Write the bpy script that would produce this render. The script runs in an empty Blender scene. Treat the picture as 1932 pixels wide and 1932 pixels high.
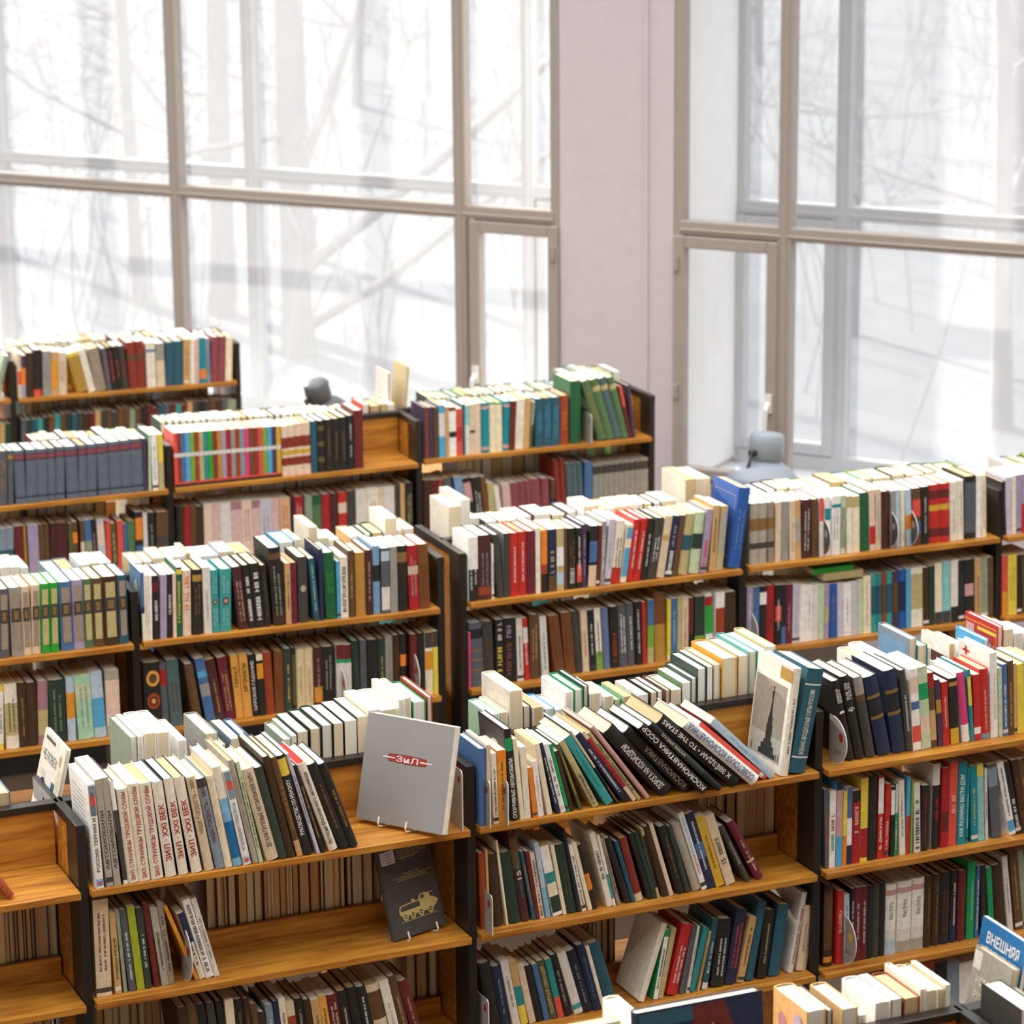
import bpy, math, random, zlib
from mathutils import Matrix, Vector
import mathutils
C = bpy.context.scene.collection
SC = bpy.context.scene
D = bpy.data
# ------------------------------------------------------------------ camera, sky, sun, exposure
CAM = Vector((0.0, 0.0, 3.8))
RGT = Vector((0.917848, -0.396836, -0.008743)); UPV = Vector((0.106339, 0.224612, 0.968629)); FWD = Vector((0.382423, 0.889983, -0.248359))
cd = D.cameras.new('camera'); cam = D.objects.new('camera', cd); C.objects.link(cam)
cd.sensor_width = 36.0; cd.lens = 36.0 * 5638.07 / 1932; cd.clip_start = 0.1; cd.clip_end = 400
cd.dof.use_dof = True; cd.dof.focus_distance = 7.6; cd.dof.aperture_fstop = 5.0
cam.matrix_world = Matrix(((RGT.x, UPV.x, -FWD.x, CAM.x), (RGT.y, UPV.y, -FWD.y, CAM.y), (RGT.z, UPV.z, -FWD.z, CAM.z), (0, 0, 0, 1)))
SC.camera = cam
wd = D.worlds.new('overcast_sky'); SC.world = wd; wd.use_nodes = True
nt = wd.node_tree; bg = nt.nodes['Background']
tc = nt.nodes.new('ShaderNodeTexCoord'); sx = nt.nodes.new('ShaderNodeSeparateXYZ'); rp = nt.nodes.new('ShaderNodeValToRGB')
nt.links.new(tc.outputs['Generated'], sx.inputs[0]); nt.links.new(sx.outputs['Z'], rp.inputs[0]); nt.links.new(rp.outputs[0], bg.inputs[0])
mrw = nt.nodes.new('ShaderNodeMapRange'); mrw.inputs['From Min'].default_value = -1; nt.links.new(sx.outputs['Z'], mrw.inputs['Value']); nt.links.new(mrw.outputs[0], rp.inputs[0])
rp.color_ramp.elements[0].position = 0.42; rp.color_ramp.elements[0].color = (0.06, 0.055, 0.05, 1)
rp.color_ramp.elements[1].position = 1.0; rp.color_ramp.elements[1].color = (2.1, 2.09, 2.08, 1)
for p_, c_ in ((0.5, (0.15, 0.145, 0.14, 1)), (0.62, (0.36, 0.355, 0.35, 1)), (0.8, (1.2, 1.195, 1.19, 1))): rp.color_ramp.elements.new(p_).color = c_
bg.inputs[1].default_value = 1.0
sl = D.lights.new('winter_sun', 'SUN'); sl.energy = 9.0; sl.color = (1.0, 0.94, 0.83); sl.angle = math.radians(1.2)
so = D.objects.new('winter_sun', sl); C.objects.link(so)
so.rotation_euler = (-Vector((-0.13, 0.95, 0.29))).to_track_quat('-Z', 'Y').to_euler()
so.location = (-6, 20, 12)
for i_, lx_ in enumerate((-1.5, 1.8, 5.1)):  # unseen fill lights without fixtures, added to brighten the front spines
    al = D.lights.new('fill_light', 'AREA'); al.shape = 'RECTANGLE'; al.size = 1.6; al.size_y = .3; al.energy = 13; al.color = (1.0, .93, .83)
    ao = D.objects.new('fill_light', al); C.objects.link(ao); ao.location = (lx_, 2.6, 5.5); ao.rotation_euler = (math.radians(38), 0, 0)
SC.view_settings.view_transform = 'Standard'; SC.view_settings.look = 'None'
SC.view_settings.gamma = 1.0; SC.view_settings.use_curve_mapping = False
SC.view_settings.exposure = 0.95
SC.cycles.max_bounces = 8; SC.cycles.transparent_max_bounces = 16
# ------------------------------------------------------------------ colours and materials
PAL = dict(amber='E0982F', apricot='E3AE83', aqua='8CC9CB', beige='DCC7A8', black='2A2723', bluegrey='626C78', brick='8A3428', brown='7A4A26', burgundy='6E2434', charcoal='45423E', coral='DC5444', cream='EFE2C2', crimson='A8242A', darkbrown='43301F', denim='4A6F9E', dustypink='CFA09A', dustyrose='D6B4AE', emerald='1F9A5C', forest='3A443C', grey='9A968E', honey='E2A24A', hotpink='D9447E', ink='24282E', ivory='ECE3D0', khaki='BDAF7C', lavender='C9C3D0', leaf='7FA83C', leafgreen='2FA03A', lilac='A899B4', lime='A6B22E', mahogany='4F2A28', maroon='6A2826', mauve='A87C84', mint='A9D3B4', moss='56774E', mustard='D4A93A', navy='27304C', ochre='B98A3C', olive='5C5A34', orange='E8862C', paleblue='B7CBD8', palegreen='C3D2AC', peach='E6CBB4', pearl='DDD8D0', petrol='2C5A6A', pine='2A3E32', pinegreen='22603C', plum='4C3A50', red='C22E28', rosewood='8E4A50', royal='2B5AA6', rust='9C4424', sage='93A088', sand='E0CDA0', skyblue='58A8D2', slate='5A5E64', slateblue='66789A', slategreen='52686A', steel='8495A2', steelblue='7AA0C0', stone='AEA798', tan='CBA36C', taupe='9A8B7A', teal='2E8C8A', tealblue='178A96', turquoise='3E9C9A', umber='64482E', white='F2EFE8', yellow='E8D04A', gold='B08A3A', bronze='8A6A3A', blue='1F6FA8', sky='7FB8D8')
ENG = dict(darkbrown='dark brown', bluegrey='blue-grey', dustypink='dusty pink', dustyrose='dusty rose', hotpink='hot pink', leafgreen='bright green', leaf='leaf green', paleblue='pale blue', palegreen='pale green', pine='dark green', pinegreen='pine green', skyblue='sky blue', slateblue='slate blue', slategreen='slate green', steelblue='light steel-blue', tealblue='teal blue', ink='near-black', forest='dark grey-green', royal='royal blue', steel='steel grey', moss='moss green', stone='stone grey')
def lin(h):
    o = []
    for i in (0, 2, 4):
        v = int(h[i:i + 2], 16) / 255
        o.append(v / 12.92 if v <= .04045 else ((v + .055) / 1.055) ** 2.4)
    return (*o, 1)
MATS = {}
def newmat(name):
    m = D.materials.new(name); m.use_nodes = True
    return m, m.node_tree, m.node_tree.nodes['Principled BSDF']
def cov(cn):
    """cover cloth or card of one colour with slight wear"""
    k = 'cover_' + cn
    if k in MATS: return MATS[k]
    m, t, b = newmat(k); col = lin(PAL[cn]); b.inputs['Roughness'].default_value = 0.55; b.inputs['Specular IOR Level'].default_value = 0.35
    g = t.nodes.new('ShaderNodeTexCoord'); n = t.nodes.new('ShaderNodeTexNoise'); n.inputs['Scale'].default_value = 55; n.inputs['Detail'].default_value = 4
    r = t.nodes.new('ShaderNodeValToRGB'); r.color_ramp.elements[0].position = .3; r.color_ramp.elements[1].position = .72
    r.color_ramp.elements[0].color = tuple(c * .86 for c in col[:3]) + (1,); r.color_ramp.elements[1].color = tuple(min(1, c * 1.08 + .004) for c in col[:3]) + (1,)
    t.links.new(g.outputs['Object'], n.inputs['Vector']); t.links.new(n.outputs['Fac'], r.inputs[0]); t.links.new(r.outputs[0], b.inputs['Base Color'])
    MATS[k] = m; return m
def plain(name, h, rough=.5, metal=0.0, spec=.4):
    if name in MATS: return MATS[name]
    m, t, b = newmat(name); col = lin(h); b.inputs['Roughness'].default_value = rough; b.inputs['Metallic'].default_value = metal; b.inputs['Specular IOR Level'].default_value = spec
    n = t.nodes.new('ShaderNodeTexNoise'); n.inputs['Scale'].default_value = 14; n.inputs['Detail'].default_value = 3
    g = t.nodes.new('ShaderNodeTexCoord'); r = t.nodes.new('ShaderNodeValToRGB')
    r.color_ramp.elements[0].color = tuple(c * .92 for c in col[:3]) + (1,); r.color_ramp.elements[1].color = tuple(min(1, c * 1.05) for c in col[:3]) + (1,)
    t.links.new(g.outputs['Object'], n.inputs['Vector']); t.links.new(n.outputs['Fac'], r.inputs[0]); t.links.new(r.outputs[0], b.inputs['Base Color'])
    MATS[name] = m; return m
def paper(k, c1, c2):
    m, t, b = newmat(k); b.inputs['Roughness'].default_value = .8; b.inputs['Specular IOR Level'].default_value = .15
    g = t.nodes.new('ShaderNodeTexCoord'); mp = t.nodes.new('ShaderNodeMapping'); mp.inputs['Scale'].default_value = (900, 5, 5)
    n = t.nodes.new('ShaderNodeTexNoise'); n.inputs['Scale'].default_value = 1; n.inputs['Detail'].default_value = 2
    oi = t.nodes.new('ShaderNodeObjectInfo'); r = t.nodes.new('ShaderNodeValToRGB'); r.color_ramp.elements[0].position = .25; r.color_ramp.elements[1].position = .7
    r.color_ramp.elements[0].color = lin(c1); r.color_ramp.elements[1].color = lin(c2)
    hs = t.nodes.new('ShaderNodeHueSaturation'); mr = t.nodes.new('ShaderNodeMapRange'); mr.inputs['To Min'].default_value = .9; mr.inputs['To Max'].default_value = 1.05
    t.links.new(g.outputs['Object'], mp.inputs[0]); t.links.new(mp.outputs[0], n.inputs['Vector']); t.links.new(n.outputs['Fac'], r.inputs[0])
    t.links.new(oi.outputs['Random'], mr.inputs[0]); t.links.new(mr.outputs[0], hs.inputs['Value']); t.links.new(r.outputs[0], hs.inputs['Color']); t.links.new(hs.outputs[0], b.inputs['Base Color'])
    return m
PAGES = [paper('pages_white', 'CFC9BC', 'F4F1E8'), paper('pages_cream', 'C4B594', 'EEE2C6'), paper('pages_tan', 'B09468', 'DCC498'), paper('pages_red', 'A83026', 'C84438')]
def wood():
    m, t, b = newmat('oak_veneer'); b.inputs['Roughness'].default_value = .42
    g = t.nodes.new('ShaderNodeTexCoord'); mp = t.nodes.new('ShaderNodeMapping'); mp.inputs['Scale'].default_value = (2.2, 26, 26)
    n = t.nodes.new('ShaderNodeTexNoise'); n.inputs['Scale'].default_value = 2.2; n.inputs['Detail'].default_value = 6; n.inputs['Distortion'].default_value = .6
    n2 = t.nodes.new('ShaderNodeTexNoise'); n2.inputs['Scale'].default_value = 3; n2.inputs['Detail'].default_value = 2
    r = t.nodes.new('ShaderNodeValToRGB'); e = r.color_ramp.elements; e[0].position = .3; e[0].color = lin('935619'); e[1].position = .62; e[1].color = lin('C88A33')
    mx = t.nodes.new('ShaderNodeMix'); mx.data_type = 'RGBA'; mx.blend_type = 'MULTIPLY'; mx.inputs[0].default_value = .35
    t.links.new(g.outputs['Object'], mp.inputs[0]); t.links.new(mp.outputs[0], n.inputs['Vector']); t.links.new(g.outputs['Object'], n2.inputs['Vector'])
    t.links.new(n.outputs['Fac'], r.inputs[0]); t.links.new(r.outputs[0], mx.inputs[6]); t.links.new(n2.outputs['Color'], mx.inputs[7]); t.links.new(mx.outputs[2], b.inputs['Base Color'])
    r2 = t.nodes.new('ShaderNodeValToRGB'); r2.color_ramp.elements[0].color = (.75, .72, .7, 1); r2.color_ramp.elements[1].color = (1, 1, 1, 1)
    t.links.new(n2.outputs['Fac'], r2.inputs[0]); t.links.new(r2.outputs[0], mx.inputs[7])
    return m
WOOD = wood()
BLK = plain('black_steel', '24211D', .38, 0, .5)
WHT = plain('white_enamel', 'E8E6E0', .4)
FRAME = plain('window_paint', 'A39991', .45)
OFRAME = plain('outer_window_paint', 'BDBEC2', .5)
WALLP = plain('pink_plaster', 'CCC2C7', .85, 0, .2)
REVEAL = plain('white_reveal_paint', 'EDEEF0', .8, 0, .2)
GREYM = plain('grey_bookend_steel', 'A7A49C', .4, .2)
DARKM = plain('dark_bookend_steel', '55524E', .4, .2)
SILV = plain('silver_foil_cover', '9E9B99', .38, .25)
REDM = plain('red_dot', 'A82826', .5)
YELM = plain('yellow_dot', 'D8B83A', .5)
LAMPG = plain('grey_lamp_enamel', '8B939C', .35)
LAMPD = plain('dark_lamp_enamel', '5C5F62', .4)
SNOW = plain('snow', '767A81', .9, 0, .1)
def bark():
    m, t, b = newmat('grey_bark'); b.inputs['Roughness'].default_value = .9
    g = t.nodes.new('ShaderNodeTexCoord'); n = t.nodes.new('ShaderNodeTexNoise'); n.inputs['Scale'].default_value = 6; n.inputs['Detail'].default_value = 5
    r = t.nodes.new('ShaderNodeValToRGB'); r.color_ramp.elements[0].color = lin('8C8A8E'); r.color_ramp.elements[1].color = lin('B2AEB0')
    t.links.new(g.outputs['Object'], n.inputs['Vector']); t.links.new(n.outputs['Fac'], r.inputs[0]); t.links.new(r.outputs[0], b.inputs['Base Color']); return m
BARK = bark()
def glassmat():
    """old window glass: mostly clear, with a milky translucent mix standing in for glare and haze, and a faint reflection"""
    m = D.materials.new('hazy_glass'); m.use_nodes = True; t = m.node_tree; t.nodes.clear()
    o = t.nodes.new('ShaderNodeOutputMaterial'); tr = t.nodes.new('ShaderNodeBsdfTransparent'); tr.inputs[0].default_value = (.85, .852, .857, 1)
    ts = t.nodes.new('ShaderNodeBsdfTranslucent'); ts.inputs[0].default_value = (.93, .95, .98, 1)
    n = t.nodes.new('ShaderNodeTexNoise'); n.inputs['Scale'].default_value = 1.3; n.inputs['Detail'].default_value = 3; g = t.nodes.new('ShaderNodeTexCoord')
    mr = t.nodes.new('ShaderNodeMapRange'); mr.inputs['To Min'].default_value = .08; mr.inputs['To Max'].default_value = .14  # translucent share that lays glare and haze over the view
    mx = t.nodes.new('ShaderNodeMixShader'); gl = t.nodes.new('ShaderNodeBsdfGlossy'); gl.inputs['Roughness'].default_value = .02; mx2 = t.nodes.new('ShaderNodeMixShader'); mx2.inputs[0].default_value = .03
    t.links.new(g.outputs['Object'], n.inputs['Vector']); t.links.new(n.outputs['Fac'], mr.inputs[0]); t.links.new(mr.outputs[0], mx.inputs[0])
    t.links.new(tr.outputs[0], mx.inputs[1]); t.links.new(ts.outputs[0], mx.inputs[2]); t.links.new(mx.outputs[0], mx2.inputs[1]); t.links.new(gl.outputs[0], mx2.inputs[2]); t.links.new(mx2.outputs[0], o.inputs[0])
    return m
GLASS = glassmat()
# ------------------------------------------------------------------ helpers
class MB:
    """collects faces with materials, then links them as one mesh object"""
    def __init__(s): s.v = []; s.f = []; s.m = []; s.mats = []
    def mi(s, m):
        if m not in s.mats: s.mats.append(m)
        return s.mats.index(m)
    def poly(s, pts, m):
        i = len(s.v); s.v += [tuple(p) for p in pts]; s.f.append(tuple(range(i, i + len(pts)))); s.m.append(s.mi(m))
    def box(s, x0, x1, y0, y1, z0, z1, m):
        i = len(s.v); s.v += [(x0, y0, z0), (x1, y0, z0), (x1, y1, z0), (x0, y1, z0), (x0, y0, z1), (x1, y0, z1), (x1, y1, z1), (x0, y1, z1)]
        k = s.mi(m)
        for f in ((0, 3, 2, 1), (4, 5, 6, 7), (0, 1, 5, 4), (1, 2, 6, 5), (2, 3, 7, 6), (3, 0, 4, 7)): s.f.append(tuple(i + j for j in f)); s.m.append(k)
    def tube(s, pts, rad, m, n=8, cap=True):
        pts = [Vector(p) for p in pts]; k = s.mi(m); rings = []
        if not isinstance(rad, (list, tuple)): rad = [rad] * len(pts)
        for a, p in enumerate(pts):
            d = (pts[min(a + 1, len(pts) - 1)] - pts[max(a - 1, 0)]).normalized()
            u = d.orthogonal().normalized() if a == 0 else (u - d * u.dot(d)).normalized()
            w = d.cross(u); i = len(s.v)
            s.v += [tuple(p + (u * math.cos(2 * math.pi * j / n) + w * math.sin(2 * math.pi * j / n)) * rad[a]) for j in range(n)]
            rings.append(i)
        for a in range(len(rings) - 1):
            for j in range(n): s.f.append((rings[a] + j, rings[a] + (j + 1) % n, rings[a + 1] + (j + 1) % n, rings[a + 1] + j)); s.m.append(k)
        if cap:
            s.f.append(tuple(rings[0] + j for j in reversed(range(n)))); s.m.append(k); s.f.append(tuple(rings[-1] + j for j in range(n))); s.m.append(k)
    def lathe(s, prof, m, n=32, M=None):
        k = s.mi(m); rows = []
        for r, z in prof:
            i = len(s.v); ring = [Vector((r * math.cos(2 * math.pi * j / n), r * math.sin(2 * math.pi * j / n), z)) for j in range(n)]
            s.v += [tuple(M @ p if M else p) for p in ring]; rows.append(i)
        for a in range(len(rows) - 1):
            for j in range(n): s.f.append((rows[a] + j, rows[a] + (j + 1) % n, rows[a + 1] + (j + 1) % n, rows[a + 1] + j)); s.m.append(k)
    def prism(s, poly, y0, y1, m, axis='y'):
        k = s.mi(m); n = len(poly); i = len(s.v)
        T = {'y': lambda a, b, c: (a, c, b), 'x': lambda a, b, c: (c, a, b)}[axis]
        s.v += [T(a, b, y0) for a, b in poly] + [T(a, b, y1) for a, b in poly]
        s.f.append(tuple(i + j for j in range(n))); s.f.append(tuple(i + n + j for j in reversed(range(n)))); s.m += [k, k]
        for j in range(n): s.f.append((i + j, i + n + j, i + n + (j + 1) % n, i + (j + 1) % n)); s.m.append(k)
    def add(s, o, M=None, flipwind=False):
        i = len(s.v); s.v += [tuple(M @ Vector(p)) if M else p for p in o.v]
        mp = [s.mi(m) for m in o.mats]
        s.f += [tuple(i + j for j in f) for f in o.f]; s.m += [mp[k] for k in o.m]
    def build(s, name, parent=None, smooth=False, fix=True):
        me = D.meshes.new(name); me.from_pydata(s.v, [], s.f)
        for m in s.mats: me.materials.append(m)
        me.polygons.foreach_set('material_index', s.m)
        if smooth: me.polygons.foreach_set('use_smooth', [True] * len(s.f))
        me.update()
        o = D.objects.new(name, me); C.objects.link(o)
        if parent: o.parent = parent
        return o
def tag(o, label, cat, group=None, kind=None):
    if label: o['label'] = label
    if cat: o['category'] = cat
    if group: o['group'] = group
    if kind: o['kind'] = kind
    return o
def empty(name, loc=(0, 0, 0), rz=0.0, label=None, cat=None, group=None, kind=None):
    o = D.objects.new(name, None); C.objects.link(o); o.empty_display_size = .1
    o.location = loc; o.rotation_euler = (0, 0, rz); return tag(o, label, cat, group, kind)
def bevel(o, w=.002, n=2):
    b = o.modifiers.new('bevel', 'BEVEL'); b.width = w; b.segments = n; b.limit_method = 'ANGLE'; return o
# text: font curves, turned into meshes in one go at the end
TEXTS = []
def text(body, fit, material, parent, name='title', bold=False):
    """fit(mesh): maps the flat text mesh onto its target; done in flush_texts()"""
    cu = D.curves.new(name, 'FONT'); cu.body = body; cu.resolution_u = 3
    if bold: cu.offset = .018
    o = D.objects.new(name + '_curve', cu); C.objects.link(o); TEXTS.append((o, fit, material, parent, name))
def flush_texts():
    dg = bpy.context.evaluated_depsgraph_get()
    for o, fit, mt, par, name in TEXTS:
        me = D.meshes.new_from_object(o.evaluated_get(dg)); me.name = name; fit(me); me.materials.clear(); me.materials.append(mt)
        n = D.objects.new(name, me); C.objects.link(n); n.parent = par
    for o, *_ in TEXTS:
        cu = o.data; D.objects.remove(o); D.curves.remove(cu)
    TEXTS.clear()
def fitter(fn, Lx, Hy, stretch=1.9, align=0.0):
    """scale the text to at most Lx long and Hy high, then place each point with fn(u, v)"""
    def f(me):
        if not len(me.vertices): return
        xs = [v.co.x for v in me.vertices]; ys = [v.co.y for v in me.vertices]
        x0, x1, y0, y1 = min(xs), max(xs), min(ys), max(ys); bw = max(x1 - x0, 1e-6); bh = max(y1 - y0, 1e-6)
        H = Hy; L = Lx
        if L / H > stretch * bw / bh: L = stretch * bw / bh * H
        if L / H < .5 * bw / bh: H = L / (.5 * bw / bh)
        du = (Lx - L) * align; dv = (Hy - H) / 2
        for v in me.vertices: v.co = fn(du + (v.co.x - x0) / bw * L, dv + (v.co.y - y0) / bh * H)
    return f
# ------------------------------------------------------------------ setting: floor, window wall, outside
P0 = Vector((5.6567339, 11.59545783, 0)); WD = Vector((0.62818853, -0.77806116, 0)); WN = Vector((0.77806116, 0.62818853, 0))
WALLM = Matrix(((WD.x, WN.x, 0, P0.x), (WD.y, WN.y, 0, P0.y), (0, 0, 1, 0), (0, 0, 0, 1)))   # local x along the wall, y outwards
def onwall(o): o.matrix_world = WALLM; return o
pl = [P0 + WD * -9 + WN * .75, P0 + WD * 6 + WN * .75, Vector((9.5, 0, 0)), Vector((8, -4, 0)), Vector((-6, -4, 0)), Vector((-8, 6, 0))]
fb = MB(); n = len(pl); fb.v = [(p.x, p.y, 0) for p in pl] + [(p.x, p.y, -.15) for p in pl]
fb.f = [tuple(range(n)), tuple(n + j for j in reversed(range(n)))] + [(j, n + j, n + (j + 1) % n, (j + 1) % n) for j in range(n)]; fb.m = [fb.mi(plain('brown_linoleum', '46362A', .5))] * len(fb.f)
tag(fb.build('floor'), None, None, None, 'structure')
# the wall: pillars between the windows, sill wall below, lintel above
GAP = .70; ZT = 4.4; ZB = .62
w = MB(); w.box(-.447, .103, 0, GAP + .06, 0, ZT, WALLP); o = onwall(w.build('wall_pillar')); tag(o, None, None, None, 'structure')
w = MB(); w.box(-.034, -.016, -.012, .003, 0, ZT, WALLP); o = onwall(bevel(w.build('trim_1'), .004)); tag(o, None, None, None, 'structure')
w = MB(); w.box(-9, 6, -.02, GAP + .06, 0, ZB - .05, WALLP); o = onwall(w.build('wall_sill')); tag(o, None, None, None, 'structure')
w = MB(); w.box(-9, 6, 0, GAP + .06, ZT, ZT + .5, WALLP); o = onwall(w.build('wall_top')); tag(o, None, None, None, 'structure')
w = MB(); w.box(-9, -6.62, 0, GAP + .06, ZB - .05, ZT, WALLP); o = onwall(w.build('wall_left')); tag(o, None, None, None, 'structure')
w = MB(); w.box(4.2, 6, 0, GAP + .06, ZB - .05, ZT, WALLP); o = onwall(w.build('wall_right')); tag(o, None, None, None, 'structure')
w = MB(); w.box(-9, 11, -3.3, -3.1, 0, 5.8, plain('light_blocker_brown', '5A5048', .85, 0, .2)); tag(w.build('wall_light_blocker'), None, None, None, 'structure')  # unseen wall added to cut low sky light and darken the lower shelves
w = MB(); w.box(-9, 11, -3.3, 3.3, 5.6, 5.8, plain('sky_blocker_grey', '8A8178', .8)); tag(w.build('ceiling_sky_blocker'), None, None, None, 'structure')  # unseen slab added to take sky light off the nearer rows
def window(idx, s0, s1, mulls, sash):
    """a double window: the same frame twice, GAP apart, with a transom, mullions and a narrow hinged sash at one end"""
    root = empty('window_%d' % idx); onwall(root); tag(root, None, None, None, 'structure')
    rl = MB(); rl.box(s0, s0 + .012, .05, GAP, ZB, ZT, REVEAL); rl.box(s1 - .012, s1, .05, GAP, ZB, ZT, REVEAL); rl.box(s0, s1, .05, GAP, ZB - .05, ZB - .03, REVEAL)
    rl.build('window_reveal', root)
    for name, y, m, hw in (('inner', 0.0, FRAME, .031), ('outer', GAP - .04, OFRAME, .033)):
        yb = y + .06
        for nm, (a, b_) in (('jamb', (s0, s0 + .05)), ('jamb', (s1 - .05, s1))):
            q = MB(); q.box(a, b_, y, yb, ZB - .03, ZT, m); bevel(q.build('window_jamb', root), .006)
        for c in mulls:
            q = MB(); q.box(c - hw, c + hw, y - .008, yb, ZB - .03, ZT, m); q.box(c - .012, c + .012, y - .014, y, ZB, ZT, m); bevel(q.build('window_mullion', root), .006)
        q = MB(); q.box(s0 + .03, s1 - .03, y - .006, yb - .006, 1.748, 1.808, m); q.box(s0 + .03, s1 - .03, y - .012, y, 1.762, 1.775, m); bevel(q.build('window_transom', root), .006)
        q = MB(); q.box(s0 + .03, s1 - .03, y, yb - .006, 3.5, 3.56, m); bevel(q.build('window_transom', root), .006)
        q = MB(); q.box(s0 + .03, s1 - .03, y - .006, yb - .004, ZB - .04, ZB + .04, m); bevel(q.build('window_bottom_rail', root), .006)
        # hinged sash
        a, b_ = sash; sh = MB(); t = .052; zt = 1.742; zb = ZB + .045
        for bx in ((a, a + t, zb, zt), (b_ - t, b_, zb, zt), (a + t, b_ - t, zb, zb + t), (a + t, b_ - t, zt - t, zt)): sh.box(bx[0], bx[1], y - .016, y + .04, bx[2], bx[3], m)
        bevel(sh.build('window_sash', root), .005)
        if name == 'inner':
            hx = s1 - .028 if b_ > s1 - .15 else s0 + .022
            for z in (1.62, 1.055):
                hb = MB(); hb.tube([(hx, y - .02, z - .03), (hx, y - .02, z + .03)], .012, FRAME, 10); hb.build('window_hinge', root)
            kx = a + .03 if b_ > s1 - .15 else b_ - .03
            kb = MB(); kb.tube([(kx, y - .03, 1.04), (kx, y - .055, 1.02), (kx - .004, y - .06, .9)], [.012, .011, .009], WHT, 10); kb.box(kx - .014, kx + .014, y - .03, y - .015, 1.0, 1.08, WHT); kb.build('window_handle', root)
        edges = [s0 + .05] + sorted([c + d for c in mulls for d in (-hw, hw)]) + [s1 - .05]
        for i in range(0, len(edges), 2):
            for z0, z1 in ((ZB + .04, 1.75), (1.806, 3.5), (3.56, ZT)):
                q = MB(); q.poly([(edges[i], y + .03, z0), (edges[i + 1], y + .03, z0), (edges[i + 1], y + .03, z1), (edges[i], y + .03, z1)], GLASS); q.build('window_pane', root)
window(1, -6.62, -.447, [-5.546, -4.015, -2.483, -.95], (-.90, -.452))
window(2, .103, 4.2, [.624, 2.155, 3.68], (.108, .597))
# snow outside, rising gently, with bare trees
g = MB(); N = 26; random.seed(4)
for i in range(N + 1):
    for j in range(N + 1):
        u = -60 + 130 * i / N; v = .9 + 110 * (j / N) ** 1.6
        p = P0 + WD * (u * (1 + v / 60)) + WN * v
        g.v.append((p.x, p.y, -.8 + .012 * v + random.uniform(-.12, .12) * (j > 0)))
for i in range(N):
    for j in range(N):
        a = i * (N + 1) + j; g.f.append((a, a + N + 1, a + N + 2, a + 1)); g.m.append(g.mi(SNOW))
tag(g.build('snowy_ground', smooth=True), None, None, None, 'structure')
def branch(mb, p, d, r, L, depth, rng):
    pts = [p]; rad = [r]; n = 5
    for k in range(n):
        d = (d + Vector((rng.uniform(-.16, .16), rng.uniform(-.16, .16), rng.uniform(-.05, .14)))).normalized(); p = p + d * (L / n); pts.append(p); rad.append(r * (1 - .75 * (k + 1) / n))
    mb.tube(pts, rad, BARK, 6 if depth else 10, False)
    if depth < 3:
        for k in range(4 if depth == 0 else 4):
            q = pts[rng.randint(2, n)]; a = rng.uniform(0, 6.28)
            branch(mb, q, (d * .35 + Vector((math.cos(a), math.sin(a), rng.uniform(-.25, .6)))).normalized(), max(.006, r * rng.uniform(.28, .45)), L * rng.uniform(.35, .6), depth + 1, rng)
def tree(x, y, r, H, lean, seed, label, first=None, nb=13):
    rng = random.Random(seed); root = empty('bare_tree', (x, y, -1.0), 0, label, 'tree', 'bare trees in the snow outside')
    tr = MB(); n = 9; p = Vector((0, 0, 0)); d = Vector((lean, 0, 1)).normalized(); pts = [p]; rad = [r * 1.25]
    for k in range(n):
        d = (d + Vector((rng.uniform(-.05, .05), rng.uniform(-.05, .05), .12))).normalized(); p = p + d * (H / n); pts.append(p); rad.append(r * (1 - .6 * (k + 1) / n))
    tr.tube(pts, rad, BARK, 12, False); tr.build('trunk', root, True)
    br = MB()
    for k in range(nb):
        i = rng.randint(2, n); a = rng.uniform(0, 6.28)
        branch(br, pts[i], Vector((math.cos(a), math.sin(a), rng.uniform(-.1, .7))).normalized(), rad[i] * rng.uniform(.25, .45), H * rng.uniform(.12, .22), 1, rng)
    if first:
        for (h, dx, dy, dz, rr, LL) in first: branch(br, Vector((lean * h, 0, h)), Vector((dx, dy, dz)).normalized(), rr, LL, 0, rng)
    br.build('branches', root)
ORD = 'first second third fourth fifth sixth seventh eighth ninth tenth eleventh twelfth thirteenth fourteenth fifteenth sixteenth seventeenth eighteenth nineteenth twentieth'.split()
ORD += ['twenty-' + o for o in ORD[:9]] + ['thirtieth'] + ['thirty-' + o for o in ORD[:9]] + ['fortieth'] + ['forty-' + o for o in ORD[:9]]
ORD_T = ORD
# (px-free) positions found by sighting from the library: x, y, trunk radius, height, lean, seed, label
tree(6.9, 23.8, .065, 8.0, -.02, 1, 'slim grey tree behind the first mullion of the left window', [(1.2, -1, .1, .25, .03, 1.9), (1.7, -.8, -.2, .3, .028, 1.8), (1.3, .9, -.2, .6, .02, 1.2)])
tree(7.35, 23.1, .11, 9.5, .0, 2, 'thick grey tree behind the middle pane of the left window', [(1.5, -.8, .1, .6, .03, 1.3)])
tree(7.35, 21.2, .115, 9.0, .02, 3, 'forked dark tree behind the wide pane of the left window', [(.95, .9, -.3, .65, .06, 4.2), (.5, .95, -.3, .35, .045, 3.8), (1.7, .7, .1, .9, .05, 3.0)])
tree(12.4, 18.6, .05, 7.0, .02, 4, 'slim tree behind the right window beside the outer mullion')
tree(10.9, 16.9, .075, 8.0, -.03, 5, 'tree with drooping twigs behind the right window')
tree(11.6, 20.2, .05, 6.0, .03, 6, 'sapling close to the pillar outside the right window')
_r = random.Random(12)
LBL = ['far tree among the winter trees, %s by distance from the window' % s for s in ORD_T]
spots = []
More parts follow.
